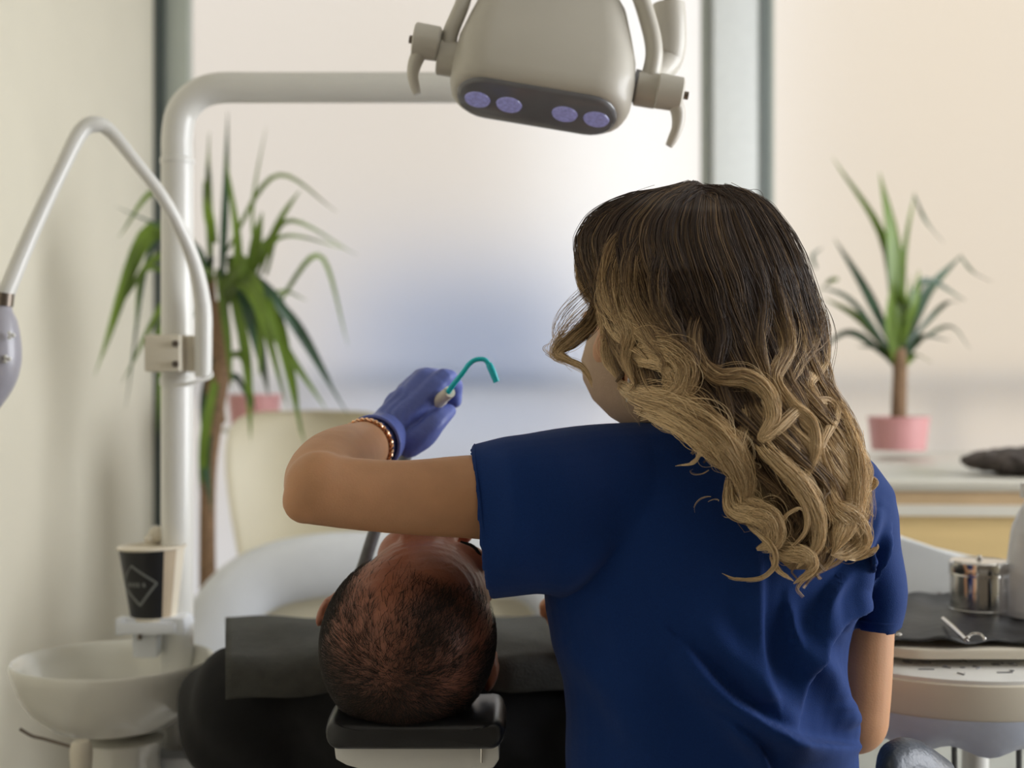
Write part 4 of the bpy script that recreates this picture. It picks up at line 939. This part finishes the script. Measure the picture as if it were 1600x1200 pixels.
# field of wavy locks covering the head and falling down the back
def field(u, yend, n, lift, wid, amp, ph, tb=0.):
    pts = []; y = 291.
    while y < yend:
        l_, r_ = outl(y); c_ = (l_+r_)/2; hw = (r_-l_)/2*.965
        A = amp*np.clip((y-400)/260, 0, 1); x = c_+u*hw+A*math.sin(y/29+ph+.4*math.sin(y/60+ph))
        x = float(np.clip(x, l_+4, r_-3)); pts.append((x, y+u*u*14*np.clip((330-y)/40, 0, 1), lift+.007*np.clip((y-450)/150, 0, 1)*(1+math.cos(y/29+ph)))); y += 14
    cl = rng.choice([-1, 1]); x, y, l_ = pts[-1]
    for q in (1, 2): pts.append((x+cl*q*7, y+q*9, l_+.003*q))
    m_ = len(pts); k_ = np.linspace(0, 1, m_); W = wid*np.clip(.55+1.6*np.sin(np.clip(k_*1.5, 0, 1)*math.pi)*.35+.1, .3, 1.2)*np.clip((1-k_)*6, .25, 1)
    lock(pts, list(W), n, tb=tb, npt=int(m_*1.5), fray=.06, tm=.78-.34*max(0, 1-abs(u)*1.5))
for i in range(64):
    u = -1+2*(i+.5)/64+rng.normal()*.012
    ye = np.interp(u, [-1, -.6, -.3, 0, .4, .8, 1], [560, 680, 740, 830, 860, 850, 760])+rng.normal()*24
    field(u, ye, 90, .0015, 36, 8, i*.35, tb=-.22+.16*abs(u))
for i in range(54):
    u = rng.uniform(-1, 1); ye = np.interp(u, [-1, -.6, -.3, 0, .4, .8, 1], [540, 650, 730, 820, 850, 840, 740])+rng.normal()*35
    field(u, ye, 80, .004+.004*rng.random(), 24, 15, rng.random()*6.28, tb=rng.choice([-.26, -.16, -.04, .10])+.1*abs(u))
# short roots over the crown so that the top reads as hair
for i in range(90):
    a = rng.uniform(-1, 1); x0_h = 1090+40*rng.normal()*.5; 
    xe, ye = 1090+a*165, 350+rng.random()*70-30*(1-abs(a)); l_, r_ = outl(ye); xe = float(np.clip(xe, l_+3, r_-3))
    xm = x0_h+(xe-x0_h)*.6; lm, rm = outl(300+(ye-300)*.3); xm = float(np.clip(xm, lm+3, rm-3))
    lock([(x0_h, 293, .002), (xm, 298+(ye-300)*.28, .003), (xe, ye, .003)], [10, 24, 12], 26, tb=-.05, fray=.08)
H = [
 ([(1030, 305), (965, 335), (925, 368), (912, 410), (922, 450), (934, 480)], [30, 34, 26, 18, 16, 8], 200, -.1, True),
 ([(975, 340, .0), (938, 375, .0), (930, 420, .0), (935, 460, .0), (925, 500, .0), (895, 530, 0), (873, 548, 0), (886, 562, 0), (908, 572, 0), (922, 592, 0), (924, 604, 0)], [20, 22, 20, 18, 24, 22, 14, 9, 8, 5, 2], 220, .0, True),
 ([(1000, 345, .006), (960, 385, .010), (950, 440, .016), (962, 480, .018), (1000, 510, .018), (1035, 545, .016), (1052, 590, .012)], [20, 26, 30, 32, 30, 24, 8], 300, .22, True),
 ([(1020, 350, .006), (990, 400, .010), (990, 460, .016), (1020, 520, .018), (1044, 560, .016), (1034, 600, .012)], [20, 26, 28, 28, 22, 6], 260, .16, True),
 ([(1050, 370, .006), (1030, 420, .010), (1035, 480, .016), (1060, 530, .018), (1058, 590, .014)], [18, 26, 26, 20, 6], 220, .1, True),
 ([(975, 380, .008), (962, 430, .014), (968, 480, .02), (985, 520, .024), (978, 560, .022), (990, 600, .016)], [14, 22, 26, 26, 18, 6], 260, .16, True),
 ([(960, 400, .006), (945, 450, .010), (955, 500, .014), (975, 530, .016), (1010, 560, .016)], [10, 18, 22, 18, 6], 180, .2, True),
 ([(1180, 340, .003), (1178, 400, .006), (1190, 470, .008), (1186, 540, .010), (1200, 600, .010), (1192, 660, .010)], [10, 18, 20, 18, 14, 5], 150, .02, True),
 ([(1120, 380, .004), (1112, 450, .006), (1128, 520, .008), (1122, 580, .010), (1140, 650, .010), (1132, 700, .010)], [10, 16, 16, 16, 12, 5], 120, -.04, True),
 ([(1215, 350, .003), (1236, 420, .005), (1240, 480, .006), (1252, 540, .008), (1240, 600, .010)], [10, 16, 18, 16, 5], 150, .2, True),
 ([(934, 430, .004), (941, 480, .008), (950, 520, .010), (950, 562, .010), (962, 590, .010)], [10, 16, 20, 18, 5], 160, .1, True),
 ([(966, 550, .012), (1000, 537, .016), (1045, 543, .018), (1074, 572, .018), (1068, 608, .016), (1040, 628, .012), (1015, 622, .01)], [22, 30, 34, 34, 28, 22, 10], 420, .42, True),
 ([(972, 566, .010), (1000, 560, .013), (1036, 568, .013), (1054, 592, .012), (1036, 614, .01), (1008, 606, .008)], [14, 22, 24, 22, 18, 8], 240, .3, True),
 ([(968, 600, .008), (1000, 618, .012), (1060, 636, .014), (1110, 668, .014), (1148, 712, .013), (1166, 756, .012), (1163, 800, .01)], [16, 30, 40, 44, 40, 30, 14], 420, .30, True),
 ([(990, 640, .010), (1040, 655, .013), (1085, 680, .013), (1125, 712, .012), (1150, 745, .01)], [12, 22, 30, 30, 14], 260, .38, True),
 ([(1000, 655, .012), (1035, 650, .014), (1075, 668, .016), (1093, 695, .016), (1085, 722, .014), (1055, 728, .012)], [5, 7, 7, 6, 5, 2], 50, .45, True),
 ([(1012, 640, .012), (1060, 640, .016), (1098, 664, .018), (1106, 700, .018), (1075, 725, .014)], [6, 8, 8, 6, 2], 50, .5, True),
 ([(1100, 470, .006), (1085, 520, .010), (1092, 560, .012), (1120, 588, .014), (1165, 592, .014), (1196, 612, .014), (1208, 650, .012), (1192, 684, .010), (1215, 670, .012), (1248, 640, .014), (1260, 648, .012)], [18, 20, 20, 22, 26, 24, 20, 14, 16, 14, 5], 260, .28, True),
 ([(1195, 370, .006), (1205, 430, .008), (1218, 490, .008), (1230, 540, .010), (1210, 590, .012), (1235, 630, .014), (1268, 662, .012), (1272, 710, .010), (1252, 760, .008)], [12, 20, 26, 24, 20, 18, 18, 16, 8], 260, .15, True),
 ([(1240, 390, .004), (1262, 460, .005), (1268, 520, .006), (1240, 570, .010), (1228, 620, .010)], [14, 24, 30, 24, 12], 240, .1, True),
 ([(1255, 430, .004), (1278, 500, .005), (1284, 560, .006), (1262, 600, .010), (1290, 640, .010)], [10, 18, 22, 18, 8], 180, .2, True),
 ([(1165, 660, .010), (1200, 705, .013), (1245, 750, .014), (1275, 800, .014), (1278, 850, .012), (1245, 888, .012)], [14, 22, 24, 22, 18, 6], 260, .22, True),
 ([(1180, 690, .014), (1225, 742, .016), (1256, 790, .016), (1258, 830, .014), (1225, 868, .012)], [5, 9, 9, 7, 2], 70, .38, True),
 ([(1140, 745, .010), (1145, 790, .014), (1175, 800, .018), (1205, 815, .018), (1208, 845, .016), (1182, 858, .013)], [10, 26, 36, 34, 24, 10], 360, .4, True),
 ([(1150, 770, .016), (1172, 820, .020), (1204, 850, .020), (1212, 880, .016), (1190, 903, .012), (1150, 905, .010), (1128, 896, .010)], [5, 7, 8, 7, 6, 5, 2], 60, .4, True),
 ([(1196, 852, .010), (1228, 862, .014), (1262, 870, .014), (1268, 890, .012), (1240, 912, .010)], [14, 24, 22, 14, 4], 200, .45, True),
 ([(1210, 850, .012), (1245, 858, .016), (1270, 878, .016), (1258, 898, .012)], [8, 10, 10, 3], 90, .5, True),
 ([(1205, 865, .012), (1215, 890, .016), (1240, 908, .014)], [6, 8, 3], 60, .5, True),
 ([(1290, 600, .006), (1312, 660, .008), (1332, 720, .010), (1335, 780, .012), (1318, 830, .014), (1300, 866, .012)], [18, 30, 36, 34, 26, 8], 380, .28, True),
 ([(1285, 740, .008), (1300, 790, .014), (1330, 815, .018), (1345, 845, .016), (1322, 864, .013), (1298, 866, .01)], [14, 26, 34, 28, 20, 8], 320, .45, True),
 ([(1348, 750, .010), (1330, 790, .014), (1310, 830, .016), (1305, 862, .012)], [12, 20, 18, 8], 160, .45, True),
 ([(1310, 862, .010), (1340, 872, .012), (1368, 858, .010), (1372, 850, .010)], [8, 8, 6, 2], 60, .5, True),
 ([(1225, 850, .016), (1222, 815, .018), (1245, 795, .018), (1258, 800, .016)], [4, 5, 4, 2], 40, .5, True),
 ([(1300, 640, .008), (1325, 690, .008), (1350, 740, .008), (1340, 790, .010)], [12, 22, 24, 10], 200, .3, True),
 ([(1330, 715, .008), (1352, 745, .010), (1368, 755, .010), (1350, 775, .010)], [12, 14, 8, 3], 90, .45, True),
 ([(1240, 640, .014), (1290, 630, .014), (1305, 650, .012), (1285, 700, .012), (1300, 740, .010)], [12, 18, 14, 8, 4], 120, .35, True),
 ([(1145, 600, .010), (1165, 660, .010), (1150, 720, .010), (1170, 770, .010)], [16, 20, 20, 8], 160, .0, True),
 ([(940, 365, 0), (912, 385, 0), (905, 420, 0), (912, 455, 0), (930, 480, 0), (950, 500, .004)], [12, 14, 12, 12, 10, 4], 90, .15, True),
 ([(930, 480, 0), (900, 515, 0), (872, 540, 0), (868, 556, 0), (890, 566, 0), (915, 582, 0), (926, 606, 0)], [16, 26, 20, 14, 12, 8, 3], 60, .25, True),
 ([(920, 470, 0), (884, 505, 0), (866, 540, 0), (872, 560, 0), (850, 545, 0), (862, 535, 0)], [10, 14, 12, 8, 6, 3], 10, .1, True),
 ([(955, 672, .010), (938, 690, .012), (950, 712, .012), (985, 718, .012), (1012, 700, .012), (1020, 678, .01)], [3, 3, 3, 3, 3, 1], 16, .4, False),
 ([(930, 440, 0), (880, 490, 0), (868, 530, 0), (885, 560, 0)], [14, 16, 12, 4], 12, -.1, False),
 ([(925, 360, .0), (905, 385, .0), (905, 430, .0), (930, 470, .0)], [8, 8, 8, 6], 40, .1, True),
]
for pts, wd, n, tb, ds in H:
    pts = [(a[0], a[1], (a[2] if len(a) > 2 else .004)+(.011*min(1, max(0, (a[1]-430)/100))*(min(1, i_/2)) if a[0] > 955 else 0)-(.006 if i_ == 0 and a[0] > 955 else 0)) for i_, a in enumerate(pts)]
    lock(pts, [v*1.10*(1 if q_ < len(wd)-1 else .4) for q_, v in enumerate(wd)], int(n*1.3), tb=tb-.02, dsurf=ds, flat=.62, rad=.00020, hero=n > 30, fray=.12, npt=len(pts)*8)
# stray flyaway hairs around the outline
for i in range(170):
    sd = rng.choice([0, 1]); y = rng.uniform(300, 600 if sd == 0 else 800); q = -1 if sd == 0 else 1; k1, k2 = rng.uniform(0, 5, 2); pp = []
    for dy, o_ in ((-40, -6), (-20, -2), (0, k1*.5), (22, k1), (46, k1+k2*.4), (70, k2)):
        yy_ = max(289, y+dy); l_, r_ = outl(yy_); pp.append(((l_ if sd == 0 else r_)+q*o_, yy_, .003))
    lock(pp, [3, 3, 4, 5, 6, 6], 2, rad=.00011, tb=.1)
for i in range(30):
    x0_, y0_ = rng.uniform(1060, 1330), rng.uniform(600, 790); a0 = rng.uniform(0, 6.28); rr = rng.uniform(10, 26); sg = rng.choice([-1, 1]); pp = []
    l_, r_ = outl(y0_); x0_ = float(np.clip(x0_, l_, r_))
    for q in range(6): a0 += sg*.55; x0_ += math.cos(a0)*rr*.6; y0_ += (math.sin(a0)*.7+.35)*rr*.6; pp.append((x0_, y0_, .016))
    lock(pp, [2, 3, 4, 4, 3, 2], 4, rad=.00012, tb=.15)
hair_curves('hair_strands', st, ti, ra, hair_mat('ombre_hair', blond, .38), hmass)['kind'] = 'stuff'
print('strands', len(st), sum(len(a) for a in st))

# ------------------------------------------------------------------ stool behind the dentist
sto = thing('dentist_stool', 'dark navy leather stool backrest at the lower right corner', 'stool', (P(1440, 0, 1.2).x, 1.2, 0))
D = 1.19
def bsec(x, yb, zt_, th, w_=.05): return x, yb, zt_, th
rows_ = []
for i in range(16):
    u = i/15; px = 1372+(1530-1372)*u; topy = np.interp(u, [0, .05, .15, .35, .6, 1], [1200, 1178, 1168, 1165, 1180, 1228]); c_ = P(px, topy, D)
    th = .030*min(1, .35+u*8)*min(1, .35+(1-u)*8); hh_ = .07*min(1, .4+u*8)*min(1, .4+(1-u)*8)
    yb = D+.07*u
    rows_.append([Vector((c_.x, yb+y, c_.z-hh_/1.+z+hh_/2)) for y, z in rrect(th*2, hh_, min(th, hh_/2)*.8, n=5)])
MB().loft(rows_).build('stool_backrest', M['navy'], sto, angle=60, subd=1)
sxx = P(1450, 0, D).x
MB().tube([(sxx, D+.05, .93), (sxx+.01, D+.1, .75), (sxx, D+.02, .60), (sxx-.02, D-.0, .56)], .014, n=20, seg=14).build('back_support', M['steel'], sto)
MB().lathe([(.02, .56), (.17, .57), (.185, .585), (.185, .62), (.16, .64), (0, .645)], (sxx-.02, D-.08, 0), seg=40).build('stool_seat', M['navy'], sto)
MB().tube([(sxx-.02, D-.02, .57), (sxx-.02, D-.02, .1)], .022, seg=20).build('stool_column', M['steel'], sto)
for i in range(5):
    a = i*2*math.pi/5+.3; e_ = Vector((sxx-.02+.24*math.cos(a), D-.02+.24*math.sin(a), .075))
    l_ = MB().tube([(sxx-.02, D-.02, .11), e_], [.018, .012], seg=12).build('stool_leg', M['steel'], sto)
    MB().tube([e_+Vector((-.012, 0, -.045)), e_+Vector((.012, 0, -.045))], .028, seg=16).build('castor', M['darkgrey'], l_)

# ------------------------------------------------------------------ plants
def leaf(base, ctrl, tip, wid, m, parent, fold=.25, n=12, ctrl2=None):
    pts = catmull([base, ctrl, ctrl2, tip] if ctrl2 is not None else [base, ctrl, tip], n); v, f = [], []
    for i in range(n):
        t_ = Vector(pts[min(i+1, n-1)]-pts[max(i-1, 0)]).normalized(); u = i/(n-1)
        view = Vector((.15, -1, .25)); sd = t_.cross(view).normalized(); nn = sd.cross(t_).normalized()
        w_ = wid*(.55+.9*u if u < .35 else .865*(1-((u-.35)/.65)**1.6)+.02)*.5; c_ = Vector(pts[i])
        v += [c_-sd*w_+nn*w_*fold, c_, c_+sd*w_+nn*w_*fold, c_-nn*.0012]
    for i in range(n-1):
        a, b_ = i*4, i*4+4; f += [(a, a+1, b_+1, b_), (a+1, a+2, b_+2, b_+1), (a+2, a+3, b_+3, b_+2), (a+3, a, b_, b_+3)]
    mb = MB(); mb.add(v, f); return mb.build('leaf', m, parent, angle=60)
def pot(c, r, h, parent, m, name='pot'):
    MB().lathe([(r*.86, 0), (r*.97, h*.93), (r*1.0, h*.94), (r*1.0, h), (r*.93, h), (r*.90, h*.86), (0, h*.86)], c, seg=48).build(name, m, parent, angle=40)
    MB().lathe([(r*.89, h*.84), (r*.89, h*.88), (0, h*.9)], c, seg=30).build('soil', M['soil'], parent)
DPl = 3.5
pb = P(1404, 703, DPl)
t = thing('potted_yucca', 'small yucca in a pink pot on the white counter', 'potted plant', pb)
pot(pb, S(48, DPl), S(52, DPl), t, M['pink'])
MB().tube([P(1404, 662, DPl), P(1405, 620, DPl), P(1406, 575, DPl), P(1402, 545, DPl)], [S(x, DPl) for x in (12, 11.5, 11, 13)], n=24, seg=20).build('stem', M['trunk'], t)
Y = [((1400, 548), (1382, 380), (1300, 245), 20), ((1402, 540), (1396, 390), (1374, 268), 30), ((1408, 530), (1400, 400), (1384, 300), 24), ((1410, 520), (1412, 400), (1430, 298), 12),
     ((1428, 305), (1446, 345), (1475, 380), 7), ((1398, 548), (1350, 450), (1303, 372), 20), ((1396, 560), (1345, 500), (1288, 466), 18), ((1396, 565), (1330, 520), (1284, 545), 15), ((1392, 550), (1330, 470), (1280, 448), 11),
     ((1310, 436), (1296, 440), (1276, 462), 9), ((1412, 545), (1446, 460), (1503, 398), 22), ((1414, 535), (1440, 440), (1510, 470), 15), ((1410, 540), (1430, 470), (1436, 420), 14), ((1500, 400), (1520, 425), (1550, 440), 6),
     ((1412, 560), (1440, 528), (1484, 532), 15), ((1410, 575), (1430, 555), (1456, 566), 12), ((1396, 572), (1370, 545), (1338, 540), 9), ((1412, 545), (1470, 480), (1500, 470), 10), ((1406, 555), (1415, 500), (1424, 430), 18), ((1398, 555), (1370, 490), (1344, 440), 13),
     ((1400, 570), (1390, 500), (1396, 430), 22), ((1408, 575), (1416, 510), (1412, 440), 20), ((1275, 420), (1270, 400), (1286, 386), 7), ((1410, 550), (1480, 510), (1516, 545), 7)]
for i, (a, c_, e_, w_) in enumerate(Y):
    d1, d2 = rng.uniform(-.09, .09), rng.uniform(-.16, .16)
    if e_[0] < 1330: d1, d2 = abs(d1)*.5, abs(d2)
    leaf(P(*a, DPl), P(*c_, DPl+d1), P(*e_, DPl+d2), S(w_, DPl), M['leaf'] if i in (1, 2, 0, 18, 20, 21) or i % 3 == 0 else M['leafdark'], t)
DPt = 3.15
pb = Vector((P(326, 0, DPt).x, DPt, 0))
t = thing('tall_yucca', 'tall yucca with drooping leaves behind the lamp pole, by the left wall', 'potted plant', pb)
pot(pb, .15, .3, t, M['porcelain'])
MB().tube([(pb.x, DPt, .25), P(326, 1000, DPt), P(324, 870, DPt), P(326, 740, DPt), P(338, 640, DPt), P(348, 560, DPt), P(345, 470, DPt)], [.026, .022, .019, .018, .019, .021, .018], n=50, seg=18).build('stem', M['trunk'], t)
MB().tube([P(340, 660, DPt), P(330, 560, DPt+.05), P(326, 430, DPt+.06)], [.02, .018, .016], n=16, seg=14).build('stem', M['trunk'], t)
Z = [((345, 470), (352, 320), (356, 172), 14), ((330, 440), (326, 300), (327, 205), 14), ((345, 460), (372, 400), (352, 240), 18), ((400, 430), (395, 320), (416, 195), 6),
     ((350, 400), (430, 275), (528, 332), 9), ((400, 420), (440, 340), (470, 296), 12), ((415, 430), (450, 345), (560, 400), 9), ((400, 440), (440, 370), (545, 390), 8), ((430, 480), (500, 400), (545, 545), 10), ((400, 480), (440, 455), (480, 470), 8),
     ((350, 480), (380, 420), (440, 350), 20), ((390, 450), (400, 380), (410, 330), 22),
     ((345, 430), (420, 480), (478, 700), 24), ((380, 420), (440, 480), (545, 650), 20), ((370, 430), (400, 520), (420, 620), 26), ((360, 430), (385, 560), (392, 690), 20), ((390, 430), (430, 520), (510, 640), 22), ((380, 430), (460, 500), (520, 600), 15),
     ((350, 430), (400, 470), (450, 640), 22), ((375, 400), (405, 470), (405, 590), 24), ((360, 400), (370, 480), (380, 560), 22), ((410, 440), (440, 520), (460, 610), 22), ((395, 430), (450, 560), (470, 680), 16),
     ((330, 400), (320, 480), (316, 560), 20), ((335, 380), (325, 330), (318, 280), 18), ((340, 420), (355, 520), (362, 610), 16), ((325, 430), (300, 380), (180, 322), 10), ((325, 430), (250, 300), (184, 372), 14),
     ((320, 430), (230, 360), (148, 588), 22), ((320, 440), (240, 370), (160, 560), 16), ((318, 440), (240, 380), (196, 640), 11), ((322, 450), (250, 400), (172, 500), 16), ((320, 480), (262, 470), (190, 600), 15), ((320, 500), (270, 480), (232, 560), 13), ((325, 460), (230, 420), (210, 520), 10),
     ((330, 560), (318, 640), (325, 760), 15), ((345, 560), (318, 700), (322, 870), 18), ((330, 560), (260, 540), (246, 680), 9), ((340, 600), (322, 700), (330, 800), 20), ((350, 560), (380, 560), (400, 650), 14), ((350, 600), (370, 590), (395, 640), 14), ((330, 430), (300, 410), (268, 395), 12), ((325, 440), (290, 420), (258, 440), 12)]
for i, (a, c_, e_, w_) in enumerate(Z):
    d1, d2 = rng.uniform(-.1, .1), rng.uniform(-.2, .2)
    if e_[0] < 300: d2 = abs(d2)*.4-.12; d1 = -.03
    leaf(P(*a, DPt), P(*c_, DPt+d1), P(*e_, DPt+d2), S(w_, DPt), M['leaf'] if rng.random() < .7 else M['leafdark'], t, n=14)
pb = P(398, 668, 3.95)
t = thing('pink_planter', 'pink planter behind the tall yucca leaves near the window', 'planter', pb)
pot(pb, S(42, 3.95), S(52, 3.95), t, M['pink'], 'planter_body')
MB().lathe([(.1, 0), (.1, .02), (.03, .04), (.03, pb.z-.03), (.1, pb.z-.012), (.1, pb.z)], (pb.x, pb.y, 0), seg=30).build('planter_stand', M['white'], t)
